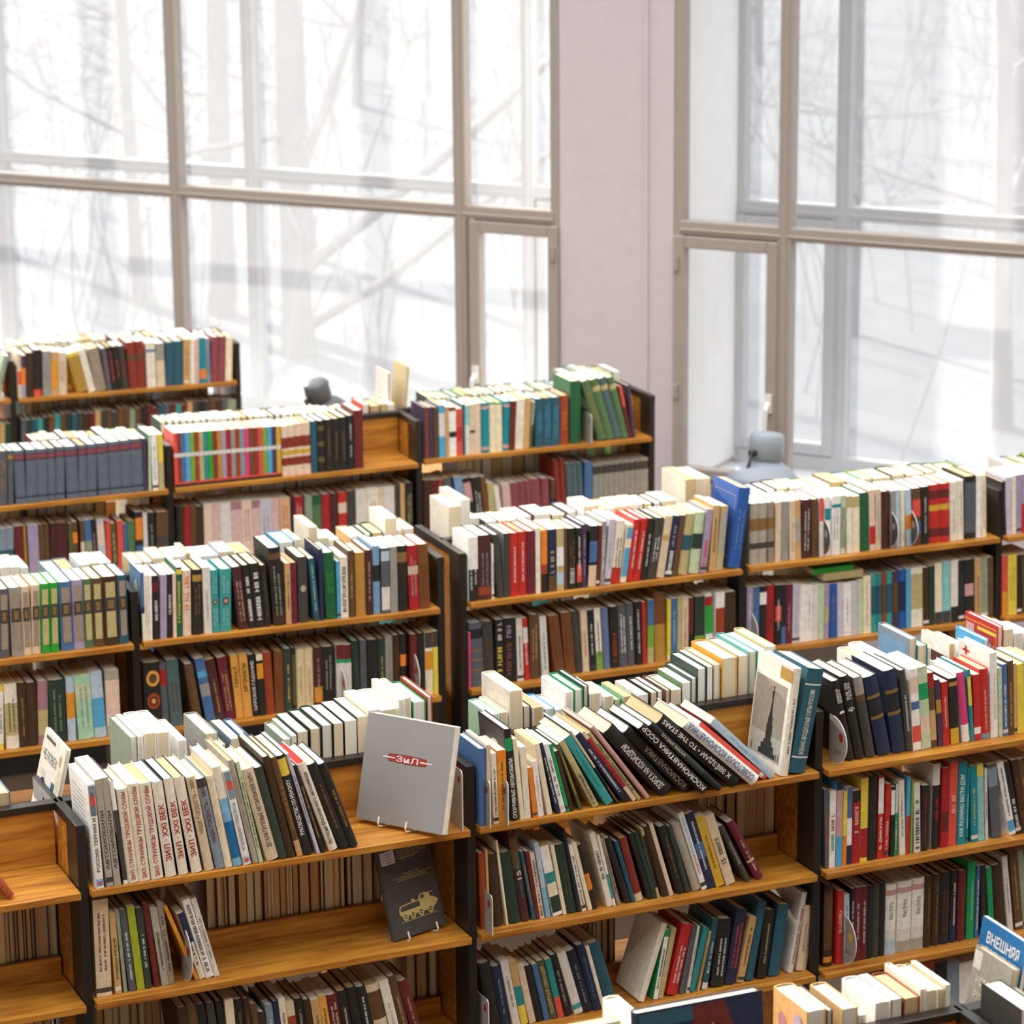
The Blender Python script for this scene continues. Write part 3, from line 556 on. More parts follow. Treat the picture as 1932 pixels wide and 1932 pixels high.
BOOKS = '''
#A0 0 f
8569 300 289 1667 1192 -31 mahogany H
8867 300 350 1704 1174 -30 umber H
9226 300 240 1933 1356 -173 sage H
#A0 1 f
8649 300 231 1956 1357 -30 black H
8889 300 232 1935 1311 -30 sage H
9130 300 232 1915 1365 -30 turquoise H
9371 300 232 1894 1328 -30 tan H
9612 300 328 1873 1333 -29 pine H
#A1 0 f
20 150 184 1992 1283 0 beige P b:.3:.6:coral
96 150 241 1883 1261 -20 lilac P b:.3:.7:orange b:.7:1:plum
373 150 312 1982 1379 -21 darkbrown H
699 150 332 2078 1424 -20 black H b:.0:.15:coral
1098 150 367 1987 1274 -17 grey P m:taupe
1473 150 285 1926 1285 -22 tan P b:.15:.8:amber
1788 150 354 1872 1238 -18 beige P m:taupe
*2640 150 466 1834 1222 137 yellow P b:.0:.9:gold
3128 150 291 1965 1280 118 ivory P m:beige
*3434 150 472 1948 1278 92 taupe P
3937 150 224 1917 1303 61 slate H m:coral
4170 150 237 1957 1383 56 black H m:coral
4416 150 237 1966 1323 51 black H m:coral
4663 150 258 1975 1372 47 charcoal H m:crimson
4971 150 374 2096 1487 30 brick H b:.6:.72:umber
5354 150 346 2112 1489 22 brick H b:.6:.72:umber
5750 150 190 2026 1371 0 ivory H b:.78:.84:denim
5948 150 211 2020 1381 0 ivory H b:.78:.84:denim
6184 150 367 1957 1317 0 grey P b:.0:.6:beige
6582 150 352 1968 1384 -22 petrol H
6956 150 412 1977 1413 -18 petrol H
7392 150 287 2017 1359 -18 tan P m:umber
7705 150 204 1993 1304 -17 ivory P
7930 150 170 2007 1355 -14 dustyrose P
8156 150 276 2052 1370 0 tealblue P b:.1:.3:orange
8445 150 176 1999 1297 0 steel P m:slate
8646 150 306 2042 1410 -29 rosewood H
8961 150 308 2030 1371 -37 rosewood H
9301 150 290 1961 1279 -30 cream P
#A1 0 r
253 2530 304 1951 1311 0 cream H
567 2530 304 1908 1370 0 leaf H
886 2530 305 1933 1378 0 cream P
1207 2530 275 1988 1370 0 white H
1492 2530 336 1941 1314 0 maroon P
1841 2530 349 1908 1314 0 ivory H
2205 2530 221 1954 1348 0 white P
2432 2530 381 1930 1311 0 black H
2831 2530 320 1887 1355 0 ivory H
3166 2530 308 1923 1321 0 ivory P
3487 2530 364 1911 1301 0 sage H
3864 2530 217 1876 1341 0 ivory H
4088 2530 403 1890 1280 0 white P
4770 2530 292 1837 1245 0 maroon P
5075 2530 349 1820 1244 0 ivory H
5447 2530 275 1910 1293 0 ivory H
5983 2530 313 1837 1279 0 black H
6311 2530 313 1868 1296 0 pine H
6636 2530 308 1837 1308 0 black P
6955 2530 208 1769 1251 0 maroon P
7176 2530 277 1765 1180 0 umber H
7467 2530 435 1792 1212 0 white H
7924 2530 436 1833 1318 0 maroon P
8683 2530 228 1768 1267 0 maroon H
8925 2530 299 1756 1179 0 maroon H
9237 2530 325 1758 1174 0 pine P
9576 2530 204 1782 1212 0 maroon H
#A1 1 f
20 300 245 1986 1427 -29 slate H
231 300 246 1964 1330 -28 pine H
486 300 246 1972 1380 -28 petrol H
741 300 246 1969 1334 -28 turquoise H
997 300 247 2014 1361 -28 black H
1253 300 247 2029 1428 -27 brown H
1509 300 247 2074 1418 -27 turquoise H
1766 300 248 2113 1425 -27 umber H
2022 300 248 2104 1429 -27 pine H
2280 300 248 2032 1430 -26 petrol H
2537 300 249 2084 1460 -26 charcoal H
2795 300 249 2025 1362 -26 darkbrown H
3053 300 249 2021 1381 -26 maroon H
3312 300 250 2135 1536 -25 tan H
3571 300 250 2100 1434 -25 charcoal H
3830 300 250 2091 1462 -25 umber H
4090 300 251 1994 1381 -24 charcoal H
4350 300 251 2114 1502 -24 brown H
4610 300 251 2135 1498 -24 umber H
4871 300 252 2033 1445 -24 sage H
5132 300 252 2066 1443 -23 umber H
5393 300 252 2131 1451 -23 black H
5655 300 253 2158 1469 -23 maroon H
5917 300 253 2012 1360 -23 maroon H
6179 300 254 2132 1519 -22 petrol H
6442 300 254 2135 1446 -22 slate H
6705 300 254 2106 1418 -22 maroon H
6968 300 255 2065 1486 -22 turquoise H
7232 300 255 2049 1397 -21 maroon H
7496 300 255 2145 1535 -21 tan H
7761 300 256 2141 1448 -21 charcoal H
8026 300 256 2125 1477 -20 black H
8291 300 256 2115 1445 -20 charcoal H
8557 300 257 2155 1536 -20 umber H
8822 300 257 2139 1502 -20 darkbrown H
9089 300 258 2129 1498 -19 slate H
9355 300 430 2076 1472 -19 sage H
#A1 1 r
535 2530 249 2450 1726 0 pine H
790 2530 275 2470 1684 0 black P
1080 2530 276 2399 1622 0 pine H
1370 2530 368 2413 1616 0 ivory H
1749 2530 246 2325 1661 0 pine H
2008 2530 265 2349 1583 0 sage H
2287 2530 370 2518 1765 0 black H
2671 2530 229 2512 1795 0 sage H
2914 2530 241 2232 1593 0 ivory H
3167 2530 360 2289 1627 0 ivory H
3547 2530 230 2297 1536 0 teal H
3790 2530 261 2460 1722 0 umber H
4065 2530 442 2290 1537 0 pine P
4522 2530 306 2281 1629 0 leaf P
4844 2530 325 2453 1746 0 teal H
5186 2530 313 2281 1628 0 ivory H
5512 2530 352 2513 1750 0 leaf H
5878 2530 277 2363 1575 0 pine H
6170 2530 397 2491 1691 0 sage H
6939 2530 335 2468 1658 0 pine P
7288 2530 437 2292 1598 0 white H
7747 2530 387 2458 1758 0 ivory H
8155 2530 286 2351 1680 0 pine P
8453 2530 255 2296 1561 0 maroon H
8724 2530 396 2245 1594 0 black P
#B0 0 f
3122 150 260 2059 1403 -30 slate H
3391 150 326 2085 1444 -30 slate H m:gold
3754 150 209 2067 1464 -24 slate H b:.85:.92:gold
*4056 150 388 2052 1461 0 bluegrey H k:vol
*4452 150 408 2036 1443 -20 bluegrey H k:vol
*4870 150 398 2022 1417 -19 bluegrey H k:vol
5289 150 286 2024 1375 -16 bluegrey H k:vol
*5583 150 327 2031 1404 -24 bluegrey H k:vol
*6004 150 456 2020 1377 0 bluegrey H k:vol
6468 150 309 2016 1407 -14 bluegrey H k:vol
*6786 150 362 2021 1414 -18 bluegrey H k:vol
*7220 150 425 2034 1387 0 bluegrey H k:vol
*7667 150 451 2044 1399 0 bluegrey H k:vol
*8126 150 388 2054 1459 0 bluegrey H k:vol
*8522 150 451 2071 1395 0 bluegrey H k:vol
8983 150 167 2052 1459 0 plum H
9166 150 98 2191 1478 -15 pinegreen P b:.0:1:palegreen
9328 150 216 2180 1477 0 white P m:charcoal
9575 150 205 2160 1407 0 khaki P b:.5:1:yellow
#B0 0 r
5293 2530 243 1849 1257 0 maroon H
5548 2530 297 1840 1224 0 cream H
5864 2530 250 1875 1320 0 cream H
6123 2530 309 1828 1219 0 pine H
6451 2530 245 1872 1279 0 umber P
6705 2530 358 1799 1207 0 maroon P
7074 2530 209 1775 1219 0 sage P
7295 2530 300 1781 1229 0 umber H
7607 2530 285 1762 1204 0 pine H
7907 2530 388 1846 1275 0 black P
8309 2530 254 1765 1208 0 sage H
8574 2530 292 1734 1194 0 leaf H
8879 2530 325 1759 1201 0 white H
9219 2530 386 1700 1192 0 pine H
#B0 1 f
2999 300 303 2089 1377 -30 steel P
3312 300 241 2082 1375 -30 steel P b:.5:.6:petrol b:.2:.3:black
3573 300 262 2081 1380 -27 steel P b:.5:.6:petrol b:.2:.3:black
3939 300 359 2125 1442 0 maroon P b:.0:.4:brick
4307 300 79 2119 1410 0 ochre P
*4464 300 395 2100 1359 0 lilac P
4875 300 214 2084 1488 0 umber H
5097 300 182 2083 1449 0 umber H
5287 300 223 2086 1463 -16 mahogany H
5520 300 441 2072 1466 -16 mahogany H
6024 300 157 2011 1274 0 olive P
6189 300 170 2053 1374 0 umber P b:.6:.8:orange
6476 300 150 2075 1378 0 umber P b:.2:.6:beige
6689 300 247 2081 1366 15 denim P b:.3:.6:sage
6956 300 160 2081 1369 18 black P m:dustypink
7170 300 278 2057 1347 16 lavender P b:.5:.9:peach
7470 300 173 1967 1264 0 coral P
7696 300 183 1838 1209 14 olive P m:beige
7900 300 226 1919 1219 0 coral P
8148 300 140 1781 1169 0 denim P
8309 300 270 1873 1243 0 moss P
8622 300 281 2170 1419 0 black P b:.5:.9:orange b:.1:.4:denim
8925 300 162 2103 1388 0 pearl P
9120 300 260 2110 1430 0 black P m:stone
*9413 300 468 2076 1401 -14 umber P b:.4:.55:charcoal
#B0 1 r
3931 2530 306 2234 1517 0 black P
4257 2530 439 2243 1594 0 sage H
4958 2530 425 2277 1534 0 black H
5400 2530 346 2259 1591 0 pine H
5759 2530 353 2477 1775 0 ivory P
6130 2530 370 2399 1721 0 pine H
6518 2530 370 2301 1610 0 ivory P
6906 2530 344 2437 1657 0 white H
7268 2530 356 2415 1622 0 umber H
7641 2530 433 2250 1597 0 maroon H
8903 2530 327 2448 1730 0 cream H
9242 2530 230 2298 1641 0 maroon P
9486 2530 318 2519 1772 0 ivory P
9815 2530 75 2273 1517 0 pine H
#B1 0 f
20 150 169 2125 1360 0 coral P b:.0:.05:black b:.05:.09:coral b:.55:.62:pearl
124 150 168 2121 1422 0 brick P b:.0:.05:black b:.05:.09:coral b:.55:.62:pearl
300 150 168 2117 1402 0 denim P b:.0:.05:black b:.05:.09:coral b:.55:.62:pearl
476 150 170 2113 1344 0 skyblue P b:.0:.05:black b:.05:.09:coral b:.55:.62:pearl
659 150 170 2109 1371 0 leaf P b:.0:.05:black b:.05:.09:coral b:.55:.62:pearl
842 150 169 2105 1357 0 rust P b:.0:.05:black b:.05:.09:coral b:.55:.62:pearl
1019 150 169 2094 1335 0 khaki P b:.0:.05:black b:.05:.09:coral b:.55:.62:pearl
1196 150 171 2091 1377 0 teal P b:.0:.05:black b:.05:.09:coral b:.55:.62:pearl
1379 150 171 2087 1412 0 leafgreen P b:.0:.05:black b:.05:.09:coral b:.55:.62:pearl
1563 150 170 2082 1350 0 brick P b:.0:.05:black b:.05:.09:coral b:.55:.62:pearl
1741 150 170 2078 1400 0 ochre P b:.0:.05:black b:.05:.09:coral b:.55:.62:pearl
1918 150 171 2074 1381 0 lilac P b:.0:.05:black b:.05:.09:coral b:.55:.62:pearl
2103 150 172 2070 1324 0 crimson P b:.0:.05:black b:.05:.09:coral b:.55:.62:pearl
2288 150 170 2066 1391 0 grey P b:.0:.05:black b:.05:.09:coral b:.55:.62:pearl
2466 150 171 2062 1364 0 rust P b:.0:.05:black b:.05:.09:coral b:.55:.62:pearl
2644 150 172 2051 1387 0 steel P b:.0:.05:black b:.05:.09:coral b:.55:.62:pearl
2830 150 172 2047 1365 0 hotpink P b:.0:.05:black b:.05:.09:coral b:.55:.62:pearl
3015 150 171 2043 1364 0 brown P b:.0:.05:black b:.05:.09:coral b:.55:.62:pearl
3194 150 171 2039 1324 0 brick P b:.0:.05:black b:.05:.09:coral b:.55:.62:pearl
3374 150 173 2035 1365 0 coral P b:.0:.05:black b:.05:.09:coral b:.55:.62:pearl
3560 150 173 2031 1374 0 leaf P b:.0:.05:black b:.05:.09:coral b:.55:.62:pearl
3747 150 172 2027 1365 0 skyblue P b:.0:.05:black b:.05:.09:coral b:.55:.62:pearl
3927 150 172 2022 1322 0 plum P b:.0:.05:black b:.05:.09:coral b:.55:.62:pearl
4107 150 174 2018 1349 0 mustard P b:.0:.05:black b:.05:.09:coral b:.55:.62:pearl
4327 150 253 1989 1384 0 peach H k:redband
4588 150 274 2009 1360 0 peach H k:redband
4870 150 314 2034 1371 0 peach H k:redband
5192 150 296 2038 1377 0 peach H k:redband
5515 150 250 2071 1412 0 petrol H m:denim
5805 150 263 2064 1403 0 black H b:.2:.3:olive b:.5:.6:olive b:.8:.9:olive
6103 150 297 2082 1450 0 black H m:bronze
6407 150 284 2086 1473 0 black H m:bronze
6699 150 292 2124 1483 0 black H m:bronze
7018 150 245 2162 1498 0 ink H m:pearl
*7298 150 368 2335 1644 0 maroon H
#B1 0 r
178 2530 250 2069 1410 0 pine H
448 2530 250 2064 1375 0 pine H
718 2530 251 2058 1391 0 pine H
989 2530 251 2046 1391 0 black P
1261 2530 251 2033 1421 0 pine H
1533 2530 252 2027 1432 0 ivory H
1805 2530 252 2022 1393 0 black H
2078 2530 253 2009 1343 0 black P
2351 2530 253 1997 1384 0 ivory H
2625 2530 254 1991 1427 0 white H
2899 2530 254 1985 1389 0 pine H
3174 2530 255 1973 1326 0 white P
3449 2530 255 1960 1322 0 pine H
3725 2530 256 1954 1409 0 black H
4002 2530 256 1948 1350 0 white H
4278 2530 256 1936 1314 0 black P
4555 2530 257 1923 1324 0 pine H
4833 2530 257 1917 1326 0 black H
5112 2530 258 1911 1347 0 white P
5390 2530 258 1899 1359 0 black H
5669 2530 259 1886 1326 0 white H
5949 2530 259 1880 1300 0 ivory H
6229 2530 260 1874 1278 0 ivory H
6510 2530 260 1862 1303 0 white H
6791 2530 261 1849 1329 0 ivory H
7073 2530 261 1843 1325 0 black H
7355 2530 262 1837 1230 0 pine H
7638 2530 262 1824 1267 0 pine P
8487 2530 277 2013 1396 0 coral H
8798 2530 452 1918 1284 0 black H
9265 2530 251 1942 1347 0 white P
9530 2530 347 1918 1276 0 amber H
#B1 1 f
20 300 188 2174 1493 -18 black H
120 300 201 2166 1505 -18 darkbrown H
330 300 237 2164 1534 -18 crimson H
580 300 234 2138 1479 -18 umber H
824 300 258 2112 1438 -17 darkbrown H
1154 300 316 2181 1473 0 peach P
1478 300 330 2177 1452 0 dustyrose P
1816 300 424 2173 1414 0 pearl P
2247 300 418 2160 1406 0 dustyrose P b:.85:1:mauve
*2674 300 399 2151 1415 0 peach P m:mauve
3081 300 320 2140 1415 0 dustyrose P b:.85:1:mauve
3409 300 462 2138 1377 0 lavender P m:taupe
3879 300 309 2105 1334 0 dustyrose P
4215 300 418 2087 1342 0 apricot P m:rust
4660 300 142 2040 1449 0 ink H
4822 300 365 2090 1419 0 crimson H m:peach
5255 300 304 2079 1444 0 sage H
5568 300 354 2079 1417 0 pinegreen H b:.1:.8:moss
5948 300 341 2073 1414 0 crimson H
6317 300 273 2069 1408 0 mahogany H
6631 300 342 2067 1430 0 red H b:.2:.35:peach b:.6:.8:peach
7000 300 316 2098 1427 0 grey H b:0:1:charcoal
7357 300 474 2131 1353 0 pearl P
7839 300 434 2112 1349 0 ivory P m:taupe
8280 300 241 2097 1345 0 beige P
8529 300 430 2108 1383 0 pearl P
8973 300 194 2093 1413 0 charcoal H
9209 300 181 2170 1377 0 tan P
9431 300 306 2181 1513 0 black H m:khaki
#B1 1 r
651 2530 451 2338 1617 0 maroon P
1118 2530 399 2356 1683 0 cream H
1530 2530 260 2425 1731 0 umber P
1804 2530 508 2485 1676 0 black P
2821 2530 505 2445 1740 0 maroon P
3347 2530 385 2499 1768 0 black H
3755 2530 481 2432 1646 0 sage H
4257 2530 482 2335 1580 0 white P
4761 2530 382 2378 1658 0 teal P
5158 2530 492 2448 1677 0 black H
5671 2530 274 2467 1765 0 maroon H
5961 2530 364 2339 1605 0 white H
6340 2530 282 2334 1609 0 white H
6636 2530 269 2409 1672 0 ivory H
6920 2530 498 2298 1654 0 white P
7439 2530 520 2486 1759 0 white H
7981 2530 362 2232 1509 0 pine H
8358 2530 453 2419 1720 0 maroon H
8833 2530 476 2372 1606 0 teal H
9331 2530 414 2288 1589 0 white H
9761 2530 110 2396 1673 0 maroon H
#B2 0 f
20 200 176 2077 1438 -14 plum H
117 200 148 2072 1463 0 black H b:0:1:rust
273 200 226 2068 1395 0 plum H
507 200 169 2047 1416 0 umber H
716 200 254 2097 1367 0 skyblue P b:.4:.85:pearl
990 200 149 2027 1287 0 tan P
1147 200 288 1994 1353 0 white P b:.38:.5:black b:.92:1:brick
1447 200 249 1905 1226 0 coral P b:.3:.6:red
1710 200 110 2069 1320 0 petrol P
1828 200 189 1996 1308 0 aqua P b:.0:.6:pearl
2025 200 222 2040 1308 0 beige P b:.42:.48:pine
2255 200 224 2050 1358 0 peach P
2512 200 362 2027 1397 0 tealblue H b:.88:.94:dustypink b:.06:.12:dustypink
2882 200 270 2025 1373 0 leafgreen H b:.0:.96:cream
3159 200 265 2000 1349 0 leafgreen H b:.0:.96:cream
3437 200 265 2014 1425 -21 tealblue H b:.88:.94:dustypink b:.06:.12:dustypink
3716 200 226 2007 1297 -26 maroon P
3955 200 346 2047 1372 -28 ivory P m:peach
4315 200 240 2077 1360 -34 tan P
4568 200 104 1897 1283 -51 sage P b:.0:.5:olive
4849 200 340 2003 1375 0 petrol H m:skyblue
5197 200 354 2004 1371 0 petrol H m:skyblue
5559 200 363 2003 1372 0 petrol H m:skyblue
5949 200 350 2032 1446 0 rust H m:amber
*6381 200 460 2587 1818 0 pinegreen H s:plain
*7621 200 351 2629 1811 168 moss H m:gold
*7995 200 333 2652 1794 162 moss H b:.8:.88:khaki
*8350 200 308 2677 1888 157 slategreen H b:.8:.88:khaki
8678 200 290 2660 1914 145 moss H b:.8:.88:khaki
8986 200 133 2235 1567 124 maroon H b:.6:1:coral
9130 200 136 2196 1476 65 plum H
#B2 0 r
1121 2530 178 1939 1363 0 pine P
1307 2530 159 1941 1337 0 sage H
1471 2530 265 1894 1319 0 leaf H
1750 2530 199 1895 1309 0 sage H
1955 2530 179 1883 1255 0 sage H
2142 2530 266 1929 1363 0 teal H
2421 2530 153 1898 1312 0 leaf H
2581 2530 187 1922 1316 0 leaf H
2775 2530 273 1936 1368 0 sage P
3061 2530 274 1904 1317 0 maroon H
3349 2530 187 1904 1302 0 sage H
3544 2530 275 1931 1310 0 sage H
3825 2530 228 1893 1324 0 pine H
4060 2530 303 1916 1294 0 black H
4377 2530 243 1901 1283 0 umber H
4633 2530 263 1910 1297 0 teal P
4910 2530 162 1924 1340 0 maroon H
5079 2530 237 1909 1315 0 pine H
5330 2530 190 1925 1359 0 ivory P
5526 2530 292 1863 1277 0 teal H
5832 2530 150 1906 1296 0 umber H
5988 2530 279 1866 1265 0 ivory H
6281 2530 191 1904 1331 0 pine H
6485 2530 184 1880 1327 0 maroon H
6677 2530 150 1914 1355 0 teal H
6834 2530 308 1881 1291 0 black H
7247 2530 411 2320 1599 0 sage H
7672 2530 227 2379 1635 0 teal H
7912 2530 296 2378 1677 0 black P
8222 2530 393 2312 1563 0 ivory P
8629 2530 270 2271 1612 0 sage H
8912 2530 381 2246 1617 0 umber H
9307 2530 305 2283 1617 0 sage P
#B2 1 f
64 300 319 2113 1342 0 mahogany P
392 300 320 2084 1329 0 maroon P
720 300 158 2083 1336 0 rust P
1246 300 317 2125 1350 98 slate P
1575 300 343 2092 1331 64 denim P b:.5:1:steelblue
1972 300 320 2029 1347 76 black P b:.5:.9:dustypink
2303 300 385 2014 1360 59 black P m:white
2701 300 190 2006 1289 60 brown P
2901 300 257 1718 1166 42 khaki P
3234 300 212 1569 1093 67 ivory P
3514 300 326 1588 1118 35 dustyrose P
3848 300 393 1617 1160 35 dustyrose H b:0:1:rosewood
4250 300 240 1637 1176 28 rosewood H
4506 300 229 1644 1108 30 rosewood H
4761 300 409 1685 1158 37 rosewood H
5179 300 338 1666 1169 15 rosewood H
5557 300 154 1594 1129 0 navy P b:.5:1:umber
*5828 300 222 2383 1611 39 brick H
6058 300 203 2418 1659 29 brick H
6330 300 262 2168 1547 33 slategreen H
6602 300 210 2174 1473 34 slategreen H
6820 300 204 2162 1494 29 turquoise H b:0:1:slategreen
7051 300 342 2149 1479 0 royal H b:0:1:denim
7420 300 225 2044 1442 0 grey H b:.78:.95:charcoal
7653 300 225 2047 1469 0 grey H b:.78:.95:charcoal
7886 300 225 2050 1395 0 grey H b:.78:.95:charcoal
8119 300 226 2052 1454 0 grey H b:.78:.95:charcoal
8353 300 226 2055 1455 0 grey H b:.78:.95:charcoal
8587 300 226 2058 1467 0 grey H b:.78:.95:charcoal
8821 300 227 2061 1441 0 grey H b:.78:.95:charcoal
9056 300 227 2063 1480 0 grey H b:.78:.95:charcoal
9291 300 227 2066 1425 0 grey H b:.78:.95:charcoal
9526 300 375 2069 1432 0 grey H b:.78:.95:charcoal
#B2 1 r
2340 2530 435 2419 1735 0 black P
2789 2530 275 2448 1693 0 sage P
3077 2530 356 2515 1727 0 black H
3455 2530 391 2264 1526 0 maroon P
3860 2530 439 2396 1696 0 umber P
4320 2530 461 2504 1677 0 white P
4801 2530 496 2421 1612 0 pine H
5319 2530 430 2399 1661 0 leaf H
5769 2530 301 2478 1706 0 white P
6077 2530 480 2241 1569 0 pine H
6577 2530 337 2460 1748 0 white H
6928 2530 393 2411 1725 0 maroon H
7335 2530 380 2400 1607 0 cream P
7729 2530 367 2321 1553 0 pine H
8526 2530 341 2410 1707 0 leaf H
9180 2530 363 2268 1577 0 leaf P
9564 2530 337 2383 1664 0 sage H
#C0 0 f
5443 200 271 2212 1522 0 slate H k:set
*5723 200 317 2211 1499 -19 slate H k:set
*6119 200 364 2228 1558 0 grey H k:set
*6491 200 252 2220 1570 0 beige H k:set
*6751 200 268 2227 1538 -17 beige H k:set
*7038 200 295 2239 1514 -15 leafgreen H k:set
*7342 200 269 2236 1522 -14 leafgreen H k:set
*7674 200 412 2231 1540 0 denim H k:set
*8094 200 334 2244 1574 0 lilac H k:set
*8436 200 282 2239 1591 0 moss H k:set
*8726 200 336 2231 1541 0 umber H k:set
*9070 200 470 2243 1596 0 darkbrown H k:set
*9548 200 293 2242 1575 0 petrol H k:set
#C0 0 r
6091 2530 261 2254 1612 0 white H
6377 2530 284 2267 1536 0 white P
6684 2530 284 2255 1624 0 ivory H
7011 2530 241 2196 1583 0 white H
7863 2530 420 1989 1342 0 steel H
8308 2530 444 2007 1373 0 steel H
8915 2530 267 2098 1464 0 white H
9228 2530 313 2087 1449 0 white P
9564 2530 370 2072 1433 0 white H
#C0 1 f
5318 250 186 2103 1458 -30 ivory H m:charcoal
5535 250 172 2122 1465 -24 yellow H b:.1:.9:white m:charcoal
*5804 250 401 2127 1481 0 ivory H b:.2:.7:khaki m:charcoal
*6213 250 297 2115 1494 0 darkbrown H m:gold
*6519 250 294 2086 1445 0 darkbrown H m:umber
*6820 250 316 2074 1464 -16 mauve H b:.15:.55:khaki
*7202 250 519 2073 1440 0 pine H m:sage
*7774 250 259 2123 1452 0 paleblue H b:.35:.75:amber
*8110 250 500 2139 1494 19 mint H b:.6:.85:palegreen m:sage
*8632 250 382 2167 1530 22 paleblue H b:.15:.6:skyblue
*9033 250 446 2169 1465 0 stone H b:.15:.85:peach
#C0 1 r
6179 2530 281 2504 1757 0 cream H
6474 2530 454 2290 1555 0 leaf H
6954 2530 288 2498 1741 0 white H
7604 2530 449 2322 1657 0 white H
8071 2530 357 2423 1635 0 umber H
8446 2530 408 2263 1519 0 cream H
8867 2530 427 2491 1732 0 white H
9313 2530 289 2347 1605 0 white H
9612 2530 322 2331 1614 0 cream P
#C1 0 f
*20 180 107 2235 1460 0 denim P b:.0:.4:cream b:.4:.5:navy s:photo
42 180 187 2128 1390 -14 ivory P m:beige
237 180 91 2107 1421 -14 white P
389 180 187 2091 1415 0 black P m:pearl:.3:.62:.5 b:.75:.9:maroon
*585 180 210 2090 1361 -20 lilac P
817 180 170 2088 1410 -17 black P m:pearl:.37:.7:.5
1005 180 108 2114 1416 -14 peach P
1121 180 170 2280 1472 -16 pinegreen P T:yellow:С_ГОРОДЧАНИНОВ!0.2!0.8 b:.9:.97:yellow
*1323 180 278 2146 1491 -15 peach H m:orange:.4:.95:.5
*1641 180 306 2133 1447 -20 black H m:bronze b:.82:.92:gold
*2028 180 248 2186 1467 0 pearl P m:stone
2286 180 249 2068 1457 0 turquoise H o:umber:.49:.28:1.3 o:dustypink:.49:.14:1.3 m:aqua:.62:.92:.3 m:aqua:.1:.38:.3 m2
*2543 180 371 2060 1474 -18 turquoise H o:umber:.49:.28:1.3 o:dustypink:.49:.14:1.3 m:aqua:.62:.92:.3 m:aqua:.1:.38:.3 m2
*3173 180 309 2093 1488 50 darkbrown H b:.0:1:mahogany m:dustypink
3492 180 224 2122 1496 43 black H m:white:.12:.5:.45 m:white:.56:.88:.45
*3724 180 321 2140 1515 38 black H m:white:.12:.5:.45 m:white:.56:.88:.45
4054 180 192 2056 1438 37 black H m:olive
*4338 180 399 2591 1754 28 black H m:stone b:.85:.93:umber b:.02:.18:darkbrown
4751 180 170 2032 1343 0 tan P m:umber
4935 180 184 2035 1290 0 burgundy P
*5175 180 323 2189 1487 0 charcoal H o:stone:.52:.28
*5683 180 185 2112 1414 40 petrol P m:mint
*5891 180 133 2370 1598 0 navy H
*6100 180 368 2238 1514 17 pinegreen H m:leafgreen:.4:.72:.3 m2
6476 180 108 1917 1223 0 skyblue P
6593 180 252 2042 1377 0 ivory P m:charcoal:.1:.85:.5
*6868 180 210 2222 1512 0 umber H m:tan
*7115 180 328 2128 1432 0 ochre H
*7466 180 220 2183 1557 0 mahogany H m:dustypink
*7710 180 235 2293 1555 0 steelblue H b:.48:.72:black
*7992 180 283 2194 1476 0 slate P b:.8:.95:paleblue b:.05:.4:pearl
*8298 180 236 2205 1466 0 grey P
*8553 180 335 2204 1571 0 black H b:.75:.9:bronze
*8950 180 341 2176 1564 14 crimson H m:dustypink b:.55:.68:beige
*9311 180 352 2185 1530 16 brown H m:umber
#C1 0 r
316 2530 360 1933 1379 0 sand H
701 2530 294 1938 1342 0 khaki H
1044 2530 408 2016 1434 0 ivory H
1543 2530 523 1987 1331 0 ivory P
2094 2530 182 2066 1438 0 white H
2294 2530 389 1907 1363 0 white P
2707 2530 482 1909 1328 0 pearl P
3240 2530 460 1992 1418 0 lavender H
3745 2530 509 1915 1305 0 white H
5241 2530 514 2105 1480 0 skyblue H
5781 2530 211 2142 1466 0 ivory H
6285 2530 291 2509 1748 0 ivory H
6604 2530 377 2103 1481 0 white H
7004 2530 307 2015 1384 0 white H
7646 2530 342 2066 1438 0 tan H
8003 2530 214 2053 1448 0 pine H
8242 2530 191 2075 1426 0 pine H
8457 2530 382 2100 1444 0 pine H
*8922 2530 407 2546 1708 0 ivory H
9345 2530 192 2103 1455 0 ivory H
9563 2530 360 2128 1475 0 sand H
#C1 1 f
*20 300 592 2220 1579 0 black H o:honey:.76:.36 o:umber:.76:.22 o:rust:.42:.36 o:black:.42:.2 o:honey:.06:.34 o:honey:.42:.12
589 300 222 2153 1451 14 slate H b:.65:.9:crimson
*859 300 393 2228 1581 24 slategreen H m:brown
*1628 300 279 2026 1412 75 umber H m:bronze
*2028 300 306 2177 1451 87 denim P b:.4:.6:grey b:.7:.8:skyblue
*2365 300 298 2099 1340 88 mahogany P m:tan
*2684 300 309 2126 1420 69 burgundy P m:tan
*3023 300 238 2131 1442 40 honey P T:darkbrown:ГЕРАКЛ!0.5!0.82
*3280 300 275 2144 1364 35 honey P T:darkbrown:АРГОНАВТЫ!0.4!0.85
3574 300 223 2091 1438 30 black H T:pearl:ЦАРСКОЕ_ГАДАНИЕ!0.1!0.9
3805 300 212 2070 1366 22 black P b:.9:1:cream b:.6:.85:amber
*4035 300 286 2098 1495 22 rust H
*4340 300 301 2101 1437 0 brown H m:rust
*4664 300 261 2145 1460 0 forest H m:yellow
4933 300 130 2156 1476 0 black H b:.1:.9:olive
*5073 300 290 2057 1445 0 sand H m:tan
*5371 300 270 2073 1469 0 sand H m:tan
*5679 300 272 2070 1431 0 mahogany H b:.1:.35:amber m:dustypink
*5959 300 394 2056 1419 0 black H m:stone
*6428 300 255 2075 1353 0 pearl P b:.75:1:maroon b:.7:.76:emerald
6691 300 245 2047 1330 0 pearl P b:.75:1:maroon b:.7:.76:emerald
